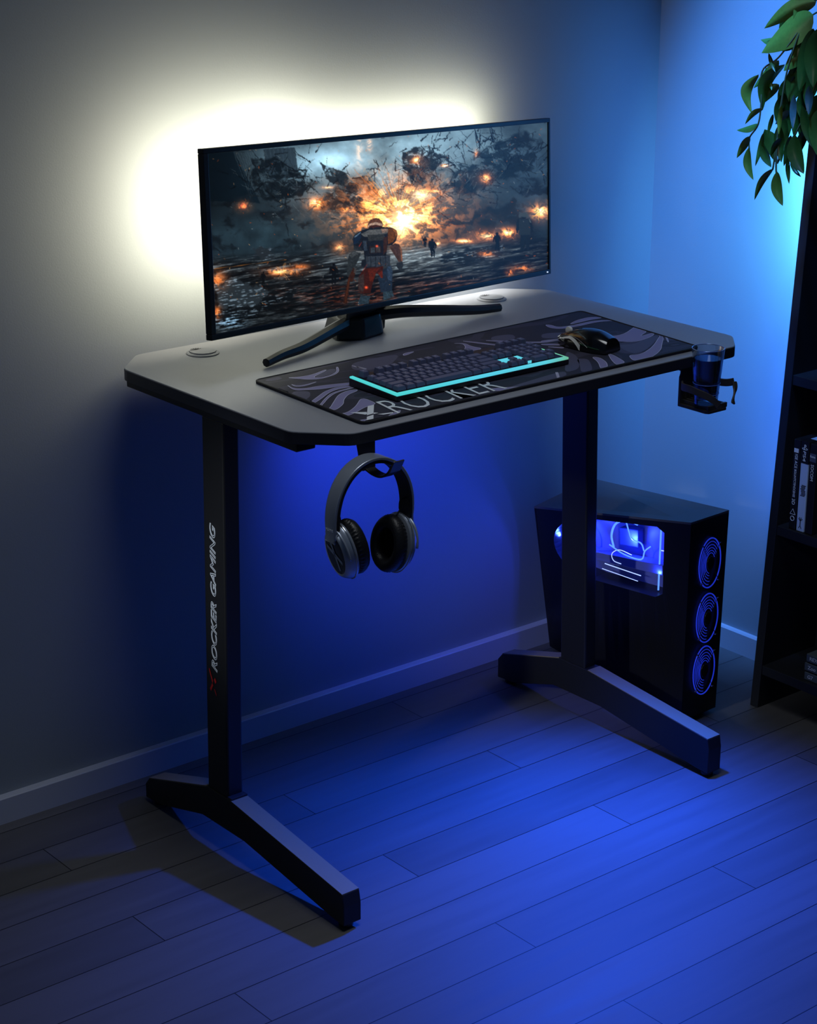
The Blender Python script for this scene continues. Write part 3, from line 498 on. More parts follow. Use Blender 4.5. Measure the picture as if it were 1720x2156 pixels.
for x_, y_, r_ in ((780, 735, 22), (575, 1525, 26)): addc(blob(679.4 + .2363 * x_, 477.3 + .2363 * y_, r_ * .26, r_ * .22), (255, 80, 40))
SL(440, 745, 490, 665, 12, (200, 60, 30)); SL(510, 1210, 600, 1080, 8, (190, 50, 30))
for _ in range(40):
    x_ = 450 + rs.rand() * 600; y_ = 420 + rs.rand() * 1100; SL(x_, y_, x_ + (rs.rand() - .5) * 60, y_ + (rs.rand() - .5) * 90, 5, [(90, 96, 100), (10, 10, 12), (110, 60, 30)][rs.randint(3)], .5)
# sparks
for _ in range(230):
    t = rs.rand(); x = 90 + rs.rand() * 1530; y = 120 + rs.rand() * 800; a = rs.rand() * 6.28; l = 3 + rs.rand() * 9
    stroke(x, y, x + math.cos(a) * l, y + math.sin(a) * l, 2.2, [(230, 110, 40), (190, 80, 30), (150, 160, 160), (250, 190, 120)][rs.randint(4)], .75)
IMG *= (1 - .45 * sm(400, 60, PX) * sm(700, 400, PY))[..., None]
IMG = np.clip(IMG, 0, 1)
lin = np.where(IMG <= .04045, IMG / 12.92, ((IMG + .055) / 1.055) ** 2.4)
sv = []
for j in range(NY + 1):
    z = SZ1 + (SZ0 - SZ1) * j / NY
    for i in range(NX + 1): sv.append((SX0 + (SX1 - SX0) * i / NX, .0025, z))
off = Vector(mon.location)
sv = [tuple(MM_ @ Vector(v) - off) for v in sv]
sf = [(j * (NX + 1) + i, (j + 1) * (NX + 1) + i, (j + 1) * (NX + 1) + i + 1, j * (NX + 1) + i + 1) for j in range(NY) for i in range(NX)]
me = bpy.data.meshes.new('screen'); me.from_pydata(sv, [], sf)
ca_ = me.color_attributes.new('picture', 'FLOAT_COLOR', 'POINT')
rgba = np.ones((len(sv), 4), np.float32); rgba[:, :3] = lin.reshape(-1, 3); ca_.data.foreach_set('color', rgba.ravel())
m_scr = bpy.data.materials.new('lit_screen'); m_scr.use_nodes = True; nt = m_scr.node_tree; b = nt.nodes['Principled BSDF']
at = nt.nodes.new('ShaderNodeAttribute'); at.attribute_name = 'picture'; inp(b, 'Base Color', (.004, .004, .005, 1)); inp(b, 'Roughness', .3); inp(b, 'Specular IOR Level', .2)
nt.links.new(at.outputs['Color'], b.inputs['Emission Color']); inp(b, 'Emission Strength', 1.0)
me.materials.append(m_scr); o = bpy.data.objects.new('screen', me); COL.objects.link(o); o.parent = mon
obj('power_light', MB().box(.4395, .4425, -.0012, 0, .0035, .0055).xf(MM_), mat('indicator', (.5, .6, .7), .4, emit=(.7, .8, 1), es=1), mon)
# stand
nk = MB().hexa([(.375, .430, H + .002), (.475, .440, H + .002), (.480, .478, H + .002), (.38, .468, H + .002)], [(.400, .418, .86), (.482, .436, .86), (.478, .455, .86), (.396, .437, .86)])
obj('stand_neck', nk, m_plast, mon, bevel=.004)
obj('stand_hub', MB().hexa([(.365, .432, H + .0005), (.405, .408, H + .0005), (.455, .420, H + .0005), (.485, .455, H + .0005), (.47, .495, H + .0005), (.38, .490, H + .0005)], [(.372, .436, .786), (.408, .416, .786), (.452, .424, .786), (.478, .455, .786), (.465, .485, .786), (.385, .480, .786)]), m_plast, mon, bevel=.004)
for pts in ([(.415, .445, .778), (.36, .425, .774), (.27, .393, .764), (.215, .377, .762), (.176, .364, .7585)], [(.44, .445, .780), (.50, .434, .780), (.58, .424, .772), (.66, .420, .762), (.712, .4175, .7590)]):
    pp = bez(pts, 24); rr = [.0130 - .0058 * (i / (len(pp) - 1)) ** .8 for i in range(len(pp))]
    obj('stand_leg', MB().tube(pp, rr, 8, flat=(1.0, 1.0), up=(0, 0, 1)), m_plast, mon, smooth='auto')

# ------------------------------------------------------------------ keyboard
kb = thing('keyboard', 'black full-size keyboard with turquoise underglow lying on the desk mat', 'keyboard', (.375, .13, H + .0045))
m_kbase = mat('keyboard_base', (.012, .012, .02), .35); m_key = mat('keycap_plastic', (.085, .100, .20), .48, spec=.6); m_leg = mat('legend_print', (.30, .32, .48), .5)
m_glow = bpy.data.materials.new('turquoise_light_guide'); m_glow.use_nodes = True; nt = m_glow.node_tree; b = nt.nodes['Principled BSDF']
tc = nt.nodes.new('ShaderNodeTexCoord'); sp = nt.nodes.new('ShaderNodeSeparateXYZ'); cr = nt.nodes.new('ShaderNodeValToRGB'); nt.links.new(tc.outputs['Object'], sp.inputs[0])
mr = nt.nodes.new('ShaderNodeMapRange'); mr.inputs['From Min'].default_value = -.175; mr.inputs['From Max'].default_value = .175; nt.links.new(sp.outputs[0], mr.inputs['Value']); nt.links.new(mr.outputs[0], cr.inputs[0])
e = cr.color_ramp.elements; e[0].color = (.07, .62, .62, 1); e[1].color = (.14, .45, .25, 1); q = e.new(.86); q.color = (.10, .60, .72, 1); q = e.new(.5); q.color = (.09, .60, .78, 1)
nt.links.new(cr.outputs[0], b.inputs['Emission Color']); inp(b, 'Emission Strength', 1.0); inp(b, 'Base Color', (.03, .08, .09, 1)); inp(b, 'Roughness', .4)
KX0, KX1, KY0, KY1 = .2020, .5490, .0735, .1880; Z0 = H + .0047
def kz(y, a, b): return a + (b - a) * (y - KY0) / (KY1 - KY0)
def kslab(x0, x1, y0, y1, za, zb, zc, zd):   # za..zb at front, zc..zd at back
    return MB().hexa([(x0, y0, za), (x1, y0, za), (x1, y1, zc), (x0, y1, zc)], [(x0, y0, zb), (x1, y0, zb), (x1, y1, zd), (x0, y1, zd)])
obj('base_tray', kslab(KX0, KX1, KY0, KY1, Z0, Z0 + .0080, Z0, Z0 + .0125), m_kbase, kb, bevel=.0015)
obj('light_guide', kslab(KX0 + .0006, KX1 - .0006, KY0 + .0006, KY1 - .001, Z0 + .0078, Z0 + .0115, Z0 + .0120, Z0 + .0150), m_glow, kb, bevel=.0008, label='glowing turquoise light guide around the keyboard')
obj('switch_plate', kslab(KX0 + .006, KX1 - .006, KY0 + .007, KY1 - .003, Z0 + .0100, Z0 + .0118, Z0 + .0150, Z0 + .0156), m_kbase, kb)
obj('light_window', kslab(KX0 + .234, KX0 + .2755, KY0 + .0325, KY0 + .0425, Z0 + .0125, Z0 + .0165, Z0 + .0130, Z0 + .0168), m_glow, kb, label='glowing turquoise strip above the arrow keys')
obj('light_window', kslab(KX0 + .268, KX0 + .2755, KY0 + .0095, KY0 + .0325, Z0 + .0112, Z0 + .0160, Z0 + .0126, Z0 + .0165), m_glow, kb, label='glowing turquoise strip beside the arrow keys')
U1 = .01478; kx0 = KX0 + .0085; ky0 = KY0 + .0085
rows = [(0, [(0, 1.25), (1.25, 1.25), (2.5, 1.25), (3.75, 6.25), (10, 1.25), (11.25, 1.25), (12.5, 1.25), (13.75, 1.25), (15.25, 1), (16.25, 1), (17.25, 1), (18.5, 2), (20.5, 1)]),
        (1, [(0, 2.25)] + [(2.25 + i, 1) for i in range(10)] + [(12.25, 2.75), (16.25, 1), (18.5, 1), (19.5, 1), (20.5, 1), (21.5, 1)]),
        (2, [(0, 1.75)] + [(1.75 + i, 1) for i in range(11)] + [(12.75, 2.25), (18.5, 1), (19.5, 1), (20.5, 1)]),
        (3, [(0, 1.5)] + [(1.5 + i, 1) for i in range(12)] + [(13.5, 1.5), (15.25, 1), (16.25, 1), (17.25, 1), (18.5, 1), (19.5, 1), (20.5, 1), (21.5, 1)]),
        (4, [(i, 1) for i in range(13)] + [(13, 2), (15.25, 1), (16.25, 1), (17.25, 1), (18.5, 1), (19.5, 1), (20.5, 1), (21.5, 1)]),
        (5.35, [(0, 1)] + [(2 + i, 1) for i in range(4)] + [(6.5 + i, 1) for i in range(4)] + [(11 + i, 1) for i in range(4)] + [(18.5, 1), (19.5, 1), (20.5, 1), (21.5, 1)])]
for r_, ks in rows:
    for s_, w_ in ks:
        g_ = .0009; X0 = kx0 + s_ * U1 + g_; X1 = kx0 + (s_ + w_) * U1 - g_; Y0 = ky0 + r_ * U1 * 1.03 + g_; Y1 = Y0 + U1 * 1.03 - 2 * g_
        zb = Z0 + .0118 + (Y0 - KY0) * .035; ht = .0062 + (.0028 if r_ > 5 else 0); tp = .0017
        k = obj('keycap', MB().hexa([(X0, Y0, zb), (X1, Y0, zb), (X1, Y1, zb), (X0, Y1, zb)], [(X0 + tp, Y0 + tp, zb + ht), (X1 - tp, Y0 + tp, zb + ht), (X1 - tp, Y1 - tp * .6, zb + ht + .0006), (X0 + tp, Y1 - tp * .6, zb + ht + .0006)]), m_key, kb, bevel=.0006)
        if w_ < 1.3:
            ch = random.choice(['E', 'R', 'T', 'A', 'S', 'D', 'H', 'J', 'K', 'N', 'O', 'P', 'C', 'U'])
            cx = (X0 + X1) / 2; cy = (Y0 + Y1) / 2; zz = zb + ht + .00055; w = .0022
            lm = MB()   # a small printed legend bar pair
            lm.box(cx - w, cx - w * .35, cy - .0012, cy + .0022, zz - .0002, zz + .0001).box(cx - w * .35, cx + w, cy + .0014, cy + .0022, zz - .0002, zz + .0001)
            obj('legend', lm, m_leg, k)

# ------------------------------------------------------------------ mouse
ms = thing('mouse', 'glossy black gaming mouse with silver side stripe on the right of the desk mat', 'mouse', (.645, .135, H + .0045))
m_ms = mat('mouse_gloss', (.006, .006, .007), .16, coat=.5); m_sil = mat('mouse_silver', (.9, .9, .88), .35, metal=.1)
th = math.radians(10)   # nose points away from the front edge, slightly left
def mpt(t, a, off=0):   # t: 0 tail .. 1 nose, a: 0..pi over the top from right to left
    w = .0285 * (math.sin(math.pi * min(1, (t * .80 + .18))) ** .55) * (1 - .10 * math.exp(-((t - .55) / .2) ** 2)); h = .0335 * (math.sin(math.pi * min(1, t * .72 + .20)) ** .75) * (1 - .15 * t)
    w += off; h += off
    x = w * math.copysign(abs(math.cos(a)) ** .75, math.cos(a)); z = h * math.sin(a) ** .85 if math.sin(a) > 0 else 0
    y = -.052 + .104 * t - .004 * math.cos(a) ** 2
    return (.644 + x * math.cos(th) - y * math.sin(th), .137 + x * math.sin(th) + y * math.cos(th), H + .0052 + z)
na, ntt = 24, 26; R = []
for j in range(ntt):
    R.append([mpt(j / (ntt - 1), math.pi * i / (na - 1)) for i in range(na)])
obj('shell', MB().rings(R), m_ms, ms, smooth='auto')
sp_ = MB(); n = 22; vs = []
for i in range(n):
    q = i / (n - 1); t = .40 + .58 * q; a = math.pi * (.86 - .05 * math.sin(q * 3) + (.17 * (1 - q) ** 3)) ; wd = .085 * (1 - q) + .035
    if q < .45: a = math.pi * (.80 + .17 * ((.45 - q) / .45) ** 1.3); t = .98 - .0 - .58 * (1 - q) * .92
    else: a = math.pi * .80
    vs += [mpt(t, a + wd * 1.2, .0006), mpt(t, a - wd * 1.2, .0006)]
sp_.add(vs, [(2 * i, 2 * i + 1, 2 * i + 3, 2 * i + 2) for i in range(n - 1)])
obj('side_stripe', sp_, m_sil, ms, smooth=True, label='silver stripe on the side of the mouse')
wc = Vector(mpt(.80, math.pi / 2)); 
obj('scroll_wheel', MB().lathe([(.0035, -.0028), (.0065, -.0022), (.0068, 0), (.0065, .0022), (.0035, .0028)], (wc.x, wc.y, wc.z + .0008), 'X', 20), m_sil, ms, smooth='auto', label='silver scroll wheel')
seam = [mpt(.55 + .45 * i / 12, math.pi / 2, .0002) for i in range(13)]; obj('button_seam', MB().tube(seam, .0005, 5), m_kbase, ms)
seam = [mpt(.30 + .70 * i / 16, math.pi * (.72 + .22 * (1 - i / 16) ** 2), .0003) for i in range(17)]; obj('trim_line', MB().tube(seam, .0005, 5), mat('trim_grey', (.25, .25, .27), .3), ms)

# ------------------------------------------------------------------ cup holder and glass
m_hold = mat('holder_plastic', (.050, .046, .046), .5, bump=.2, bscale=1500)
ch_ = thing('cup_holder', 'black clip-on cup holder under the right front edge of the desk', 'cup holder', (.757, .01, .66))
obj('clamp_bracket', MB().box(.742, .772, .014, .075, .7235, .7312).box(.748, .770, .014, .022, .700, .7240), m_hold, ch_, bevel=.001)
bp = [(.736 + .044 * t, z) for t, z in ((0, .670), (1, .670), (1, .715), (.88, .727), (.7, .731), (.3, .731), (.12, .727), (0, .715))]
back = MB().prismY(bp, .0085, .0135)
obj('back_plate', back, m_hold, ch_, bevel=.0012)
rb = MB()
for k in range(5): rb.box(.7385 + k * .0092, .7408 + k * .0092, .0068, .0088, .672, .699)
obj('rib', rb, m_hold, ch_, bevel=.0004)
tray = obj('tray', MB().prism([(.736, .0135), (.736, -.046), (.740, -.052), (.780, -.052), (.784, -.046), (.782, .0135)], .6665, .6720), m_hold, ch_, bevel=.0012)
tr_ = MB()
for k in range(5): tr_.box(.740 + k * .0095, .7435 + k * .0095, -.047, .008, .6718, .6785 if k in (1, 3) else .6785)
tr_.box(.738, .782, -.0515, -.047, .6718, .6795)
obj('rib', tr_, m_hold, tray, bevel=.0004)
for pts, ups, hw in (([(.737, .006, .705), (.7275, -.004, .704), (.722, -.022, .7055), (.7225, -.042, .7035), (.731, -.058, .697), (.741, -.066, .6875), (.745, -.068, .679)], (0, 0, 1), [.0062, .0062, .006, .0055, .0055, .005, .005]),
                     ([(.781, .006, .714), (.792, -.002, .708), (.800, -.012, .7025), (.808, -.024, .7015), (.816, -.034, .704)], (0, 0, 1), .0060),
                     ([(.816, -.034, .704), (.8145, -.0375, .699), (.808, -.043, .691), (.800, -.048, .680), (.797, -.051, .674)], (.6, .4, .5), .0046)):
    pp = bez(pts, 4 * (len(pts) - 1)); h_ = hw if not isinstance(hw, list) else [hw[min(len(hw) - 1, int(round(i * (len(hw) - 1) / (len(pp) - 1))))] for i in range(len(pp))]
    obj('gripping_arm', MB().ribbon(pp, ups, h_, .0016), m_hold, ch_, bevel=.0006)
gl = thing('drinking_glass', 'tall clear glass of dark cola standing in the cup holder', 'glass', (.751, -.033, .6787))
m_glass = bpy.data.materials.new('clear_glass'); m_glass.use_nodes = True; nt = m_glass.node_tree
tr_n = nt.nodes.new('ShaderNodeBsdfTransparent'); tr_n.inputs[0].default_value = (.80, .88, .97, 1); gn = nt.nodes.new('ShaderNodeBsdfGlossy'); gn.inputs['Roughness'].default_value = .03; gn.inputs[0].default_value = (.85, .92, 1, 1)
fr_ = nt.nodes.new('ShaderNodeLayerWeight'); fr_.inputs[0].default_value = .28; mx = nt.nodes.new('ShaderNodeMixShader')
nt.links.new(fr_.outputs[1], mx.inputs[0]); nt.links.new(tr_n.outputs[0], mx.inputs[1]); nt.links.new(gn.outputs[0], mx.inputs[2]); nt.links.new(mx.outputs[0], nt.nodes['Material Output'].inputs[0])
m_cola = mat('cola', (.010, .004, .003), .05, spec=.6)
gc = (.751, -.033, .6787)
obj('glass_wall', MB().lathe([(.0005, 0), (.0175, 0), (.0187, .001), (.0262, .0905), (.0257, .0912), (.0251, .0905), (.0180, .0120), (.0165, .0095), (.0005, .009)], gc, n=56), m_glass, gl, smooth='auto')
obj('cola', MB().lathe([(.0005, .0105), (.0150, .0108), (.0160, .0130), (.0218, .0745), (.0005, .0745)], gc, n=56), m_cola, gl, smooth='auto', label='dark cola inside the glass')
obj('glass_rim', MB().tube([(gc[0] + .0256 * math.cos(a), gc[1] + .0256 * math.sin(a), gc[2] + .0910) for a in [2 * math.pi * k / 56 for k in range(56)]], .0007, 6, closed=True, up=(0, 0, 1)), mat('painted_rim_glint', (.35, .5, .9), .1, metal=.6), gl, smooth=True, label='rim of the glass with a painted blue highlight')  # highlight along the rim is put into its blue colour
for z_, r_ in ((.018, .0203), (.0345, .0216)): obj('glass_band', MB().tube([(gc[0] + r_ * math.cos(a), gc[1] + r_ * math.sin(a), gc[2] + z_) for a in [2 * math.pi * k / 48 for k in range(48)]], .0005, 6, closed=True, up=(0, 0, 1)), mat('blue_ring_print', (.10, .2, .8), .2), gl, smooth=True)

# ------------------------------------------------------------------ headphone hook and headphones
hk = thing('headphone_hook', 'dark bracket hook under the front left desk edge holding the headphones', 'hook', (.089, .006, H - .0185))
obj('hook_plate', MB().hexa([(.083, .003, .690), (.106, .003, .690), (.106, .0085, .690), (.083, .0085, .690)], [(.075, .003, H - .0190), (.1055, .003, H - .0190), (.1055, .0085, H - .0190), (.075, .0085, H - .0190)]), m_edge, hk, bevel=.001)
hp_ = bez([(.096, .005, .692), (.096, -.012, .688), (.096, -.030, .689), (.098, -.043, .697), (.100, -.050, .709)], 20)
obj('hook_arm', MB().ribbon(hp_, (1, 0, 0), .0085, .0016), m_steel, hk, bevel=.0008)
obj('hook_tip', MB().ribbon([(.100, -.0465, .699), (.101, -.0555, .7165)], (1, 0, .1), .0100, .0012), mat('bronze_tip', (.16, .14, .13), .3, metal=.7), hk, bevel=.0006, label='bronze-grey tip plate of the hook')
hd = thing('headphones', 'gunmetal over-ear headphones hanging from the hook under the front left edge', 'headphones', (.0785, -.021, .705))
m_gun = mat('gunmetal', (.40, .45, .54), .30, metal=.55, bump=.05, bscale=1500); m_cush = mat('ear_leather', (.014, .014, .016), .38, bump=.5, bscale=500); m_disc = mat('disc_gloss', (.02, .025, .05), .12, metal=.5, coat=.5)
HCX, HY = .0765, -.0215
def bandpt(q, rr=0):  # q -1 left .. 1 right
    a = q * math.radians(104); return Vector((HCX + (.0695 + rr) * math.sin(a) * (1.0), HY, .6425 + (.0755 + rr) * math.cos(a) * 1.0 + (-.012 * abs(q) ** 3)))
band = [bandpt(-1 + 2 * i / 48) for i in range(49)]
obj('headband', MB().ribbon(band, (0, 1, 0), [.0135 - .003 * abs(-1 + 2 * i / 48) ** 2 for i in range(49)], .0024), m_gun, hd, smooth='auto', bevel=.0012)
pad = [bandpt(-.97 + 1.94 * i / 40, -.0045) for i in range(41)]
obj('headband_pad', MB().ribbon(pad, (0, 1, 0), .0125, .0024), m_cush, hd, smooth='auto', bevel=.001)
for s_, cen, tilt in ((-1, Vector((.0325, -.0225, .5925)), math.radians(-13)), (1, Vector((.1195, -.0225, .5825)), math.radians(9))):
    Mt = Matrix.Translation(cen) @ Matrix.Rotation(tilt, 4, 'Y') @ Matrix.Rotation(math.radians(6 * s_), 4, 'Z')
    f = lambda prof, sy=.74: MB().lathe([(r * 1.0, h * s_) for r, h in prof], (0, 0, 0), 'X', 44, sx=sy, sy=1).xf(Mt)
    cup = obj('ear_cup', f([(.030, -.002), (.0425, 0), (.0435, .003), (.0425, .008), (.039, .014), (.0355, .0175), (.0335, .0185), (.030, .0175), (.001, .017)]), m_gun, hd, smooth='auto')
    obj('face_disc', f([(.0315, .0172), (.0315, .0182), (.028, .0188), (.001, .0180)]), m_disc, cup, smooth='auto')
    xm = MB()
    for a in (.35, 1.2): 
        xm.add([(.0192 * s_, math.cos(a + d) * r_ * .74, math.sin(a + d) * r_) for r_, d in ((.026, -.10), (.026, .12), (-.026, -.10), (-.026, .12))], [(0, 1, 2, 3)])
    obj('disc_emblem', xm.xf(Mt), mat('emblem_steel', (.55, .62, .72), .25, metal=.9), cup, label='silver X emblem')
    obj('trim_ring', f([(.0436, .0030), (.0447, .0037), (.0447, .0046), (.0436, .0053)]), mat('ring_steel', (.6, .62, .65), .2, metal=.9), cup, smooth='auto')
    R = []
    for j in range(14):   # pleated cushion
        ph = 2 * math.pi * j / 14; ring = []
        for k in range(88):
            a = 2 * math.pi * k / 88; pl = 1 + (.018 * math.cos(k * math.pi) if math.sin(ph) > -.2 and math.cos(ph) > 0 else 0)
            r_ = (.0315 + .0105 * math.cos(ph)) * pl; ring.append((-s_ * (.0115 - .0115 * math.sin(ph)), r_ * math.cos(a) * .74, r_ * math.sin(a)))
        R.append(ring)
    obj('ear_cushion', MB().rings(R, closed=True).xf(Mt), m_cush, hd, smooth='auto')
    obj('speaker_mesh', f([(.026, -.004), (.001, -.0042)]), mat('speaker_cloth', (.004, .004, .004), .9), hd)
    # yoke from band end to cup, with a slim lever
    e = bandpt(s_ * .93); top = Mt @ Vector((.014 * s_, 0, .036)); 
    obj('yoke', MB().ribbon(bez([e, e + Vector((.0, 0, -.014)), (e + top) / 2 + Vector((s_ * .001, 0, -.012)), top + Vector((0, 0, -.004))], 12), (0, 1, 0), [.0092 + .006 * max(0, (i - 8) / 4) for i in range(13)], .0024), m_gun, hd, smooth='auto', bevel=.001)
    arc = [Mt @ Vector((s_ * .0135, .0325 * math.sin(a) * -1, .0395 * math.cos(a))) for a in [math.radians(8 + 4 * k) for k in range(22)]]
    obj('hinge_arm', MB().tube(arc, .0018, 8), m_gun, hd, smooth=True)
    p0 = bandpt(s_ * .80, -.003); p3 = Mt @ Vector((-.004 * s_, 0, .040)); ix = -s_ * .014
    obj('cable', MB().tube(bez([p0, p0 + Vector((ix * .8, 0, -.001)), p0 + Vector((ix * .95, 0, -.012)), (p0 + p3) / 2 + Vector((ix * .2, 0, -.004)), p3], 24), .0011, 8), m_plast, hd, smooth=True)
e_ = bandpt(-.90)
text('printed_lettering', 'XROCKER', (e_.x - .0028, HY + .0085, e_.z - .004), (0, -1, 0), (0, 0, 1), .0050, m_white, hd, width=.0165, label='tiny white lettering on the left side of the band')

# ------------------------------------------------------------------ computer tower
pc = thing('computer_tower', 'black computer tower with blue-lit side window standing behind the right desk leg', 'computer', (.99, .33, 0))
m_case = mat('case_black', (.008, .008, .010), .38); m_casetop = mat('case_top', (.10, .10, .105), .42, bump=.1, bscale=900)
Lb, Lt = Vector((.9745, .5403, 0)), Vector((.9260, .5440, .3150)); Nb, Nt = Vector((.9180, .1330, 0)), Vector((.9100, .1270, .3985)); Rb, Rt = Vector((1.013, .1360, 0)), Vector((1.0190, .1360, .3960)); Bb, Bt = Vector((1.075, .5450, 0)), Vector((1.085, .5480, .3380))
z3 = .012
for v in (Lb, Nb, Rb, Bb): v.z = z3
def face(u, v, d=0):  # side facing the desk: u 0 at back .. 1 at front, v up; d inwards
    p = (Lb * (1 - u) + Nb * u) * (1 - v) + (Lt * (1 - u) + Nt * u) * v; return p + Vector((d, d * .14, 0))
nw = 40; win = []; outer = []
for k in range(nw):
    a = 2 * math.pi * (k + .5) / nw; cx_, sx_ = math.cos(a), math.sin(a); s_ = max(abs(cx_), abs(sx_)); qx, qy = cx_ / s_, sx_ / s_
    outer.append((.5 + .5 * qx, .5 + .5 * qy))
    if cx_ > -.3: u, v = .46 + .385 * min(1, qx * 1.03), .775 + .185 * qy
    else: u, v = .46 - .345 * (.3 + .7 * min(1, -cx_)) , .775 + .185 * sx_
    win.append((u, v))
side = MB(); side.add([face(u, v) for u, v in outer] + [face(u, v) for u, v in win], [(i, (i + 1) % nw, nw + (i + 1) % nw, nw + i) for i in range(nw)])
for (p, q) in ((0, 0), (1, 0), (1, 1), (0, 1)):   # corner fillers
    idx = min(range(nw), key=lambda i: (outer[i][0] - p) ** 2 + (outer[i][1] - q) ** 2)
    side.add([face(p, q), face(*outer[idx]), face(*outer[(idx + 1) % nw])], [(0, 1, 2)]); side.add([face(p, q), face(*outer[idx - 1]), face(*outer[idx])], [(0, 1, 2)])
pan = obj('side_panel', side, m_case, pc, recalc=False)
obj('window_frame', MB().rings([[face(u, v, 0) for u, v in win], [face(u, v, .050) for u, v in win]], caps=False), m_case, pan, recalc=False)
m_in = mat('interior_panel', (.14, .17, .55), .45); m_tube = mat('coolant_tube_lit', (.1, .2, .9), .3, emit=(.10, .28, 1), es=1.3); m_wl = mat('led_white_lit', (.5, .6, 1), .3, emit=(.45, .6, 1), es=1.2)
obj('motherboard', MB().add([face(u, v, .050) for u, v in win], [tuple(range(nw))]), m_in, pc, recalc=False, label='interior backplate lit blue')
G = MB()
G.tube(bez([face(.62, .93, .03), face(.57, .955, .02), (face(.50, .93, .02)), face(.47, .86, .02), face(.46, .78, .03)], 24), .0020, 8).tube(bez([face(.565, .95, .02), face(.60, .86, .02), face(.66, .84, .02), face(.68, .80, .02)], 20), .0013, 8).tube(bez([face(.455, .80, .02), face(.55, .76, .02), face(.66, .75, .02), face(.685, .80, .02), face(.72, .83, .02)], 20), .0013, 8)
G.tube([face(.775, .93, .025), face(.765, .60, .025)], .0016, 6)
obj('coolant_tube', G, m_tube, pc, smooth=True)
G2 = MB(); G2.tube([face(.42, .68, .02), face(.66, .66, .02)], .0009, 6).tube([face(.40, .645, .02), face(.64, .625, .02)], .0007, 6).tube([face(.79, .82, .02), face(.84, .82, .02)], .0010, 6)
G2.tube(bez([face(.53, .70, .02), face(.48, .71, .02), face(.47, .75, .02), face(.52, .78, .02), face(.60, .765, .02)], 20), .0008, 6)
obj('light_bar', G2, m_wl, pc, smooth=True)
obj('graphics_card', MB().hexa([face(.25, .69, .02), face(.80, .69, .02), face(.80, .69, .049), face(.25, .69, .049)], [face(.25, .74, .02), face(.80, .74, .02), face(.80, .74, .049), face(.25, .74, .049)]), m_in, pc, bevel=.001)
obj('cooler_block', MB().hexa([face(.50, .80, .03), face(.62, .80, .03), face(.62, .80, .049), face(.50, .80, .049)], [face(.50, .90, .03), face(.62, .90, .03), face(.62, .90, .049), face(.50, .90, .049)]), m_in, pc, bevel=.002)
obj('interior_fan', MB().tube([face(.25 + .09 * math.cos(a), .80 + .11 * math.sin(a), .025) for a in [2 * math.pi * k / 32 for k in range(32)]], .0022, 6, closed=True, up=(1, 0, 0)), m_tube, pc, smooth=True)
def q4(a, b_, c_, d_, nm, m_): return obj(nm, MB().add([a, b_, c_, d_], [(0, 1, 2, 3)]), m_, pc, recalc=False)
th_ = Vector((0, 0, -.004))
obj('top_panel', MB().hexa([Lt + th_, Nt + th_, Rt + th_, Bt + th_], [Lt, Nt, Rt, Bt]), m_casetop, pc, label='dark grey top panel')
obj('front_panel', MB().hexa([Nb + Vector((.0005, .004, 0)), Nb, Rb, Rb + Vector((0, .004, 0))], [Nt + th_ + Vector((.0005, .004, 0)), Nt + th_, Rt + th_, Rt + th_ + Vector((0, .004, 0))]), m_case, pc)
obj('rear_panel', MB().hexa([Lb, Lb + Vector((0, -.003, 0)), Bb + Vector((0, -.003, 0)), Bb], [Lt + th_, Lt + th_ + Vector((0, -.003, 0)), Bt + th_ + Vector((0, -.003, 0)), Bt + th_]), m_case, pc)
obj('far_side_panel', MB().hexa([Rb, Bb, Bb - Vector((.003, 0, 0)), Rb - Vector((.003, 0, 0))], [Rt + th_, Bt + th_, Bt + th_ - Vector((.003, 0, 0)), Rt + th_ - Vector((.003, 0, 0))]), m_case, pc)
obj('bottom_panel', MB().hexa([Lb, Nb, Rb, Bb], [v + Vector((0, 0, .003)) for v in (Lb, Nb, Rb, Bb)]), m_case, pc)
for fx, fy in ((.94, .165), (1.0, .165), (.99, .50), (1.06, .50)): obj('rubber_foot', MB().lathe([(.010, 0), (.010, .012)], (fx, fy, 0), n=16), m_plast, pc)
m_blue = mat('fan_ring_lit', (.02, .04, .5), .3, emit=(.02, .05, .85), es=.5); m_chrome = mat('fan_clip_chrome', (.7, .72, .8), .2, metal=.9)
for fz, fxc in ((.309, .968), (.203, .969), (.101, .968)):
    FY = .1305; FRX = .028; F3 = obj('case_fan', MB().tube([(fxc + FRX * math.cos(a), FY - .001, fz + .047 * math.sin(a)) for a in [2 * math.pi * k / 40 for k in range(40)]], .0012, 6, closed=True, up=(0, 1, 0)), m_blue, pc, smooth=True, label='blue-lit round fan with ring grille')
    for q in (.87, .74, .62, .51, .41):
        a0 = random.uniform(1.4, 1.7)
        obj('grille_ring', MB().tube([(fxc + FRX * q * math.cos(a), FY - .002, fz + .047 * q * math.sin(a)) for a in [a0 - .9 + 4.0 * k / 40 for k in range(41)]], .0006, 6), m_blue, F3, smooth=True)
    obj('fan_hub', MB().lathe([(.012, -.003), (.011, -.0045), (.001, -.005)], (fxc, FY + .001, fz), 'Y', 24, sx=.8, sy=1.1), m_case, F3, smooth='auto')
    for a in (.75, 2.35, 3.9, 5.5):
        obj('grille_spoke', MB().tube([(fxc + .016 * math.cos(a), FY - .0035, fz + .022 * math.sin(a)), (fxc + .031 * math.cos(a), FY - .0035, fz + .051 * math.sin(a))], .0006, 6), m_case, F3)
        obj('fan_clip', MB().box(fxc + .031 * math.cos(a) - .0018, fxc + .031 * math.cos(a) + .0018, FY - .005, FY - .003, fz + .051 * math.sin(a) - .0009, fz + .051 * math.sin(a) + .0009), m_chrome, F3)
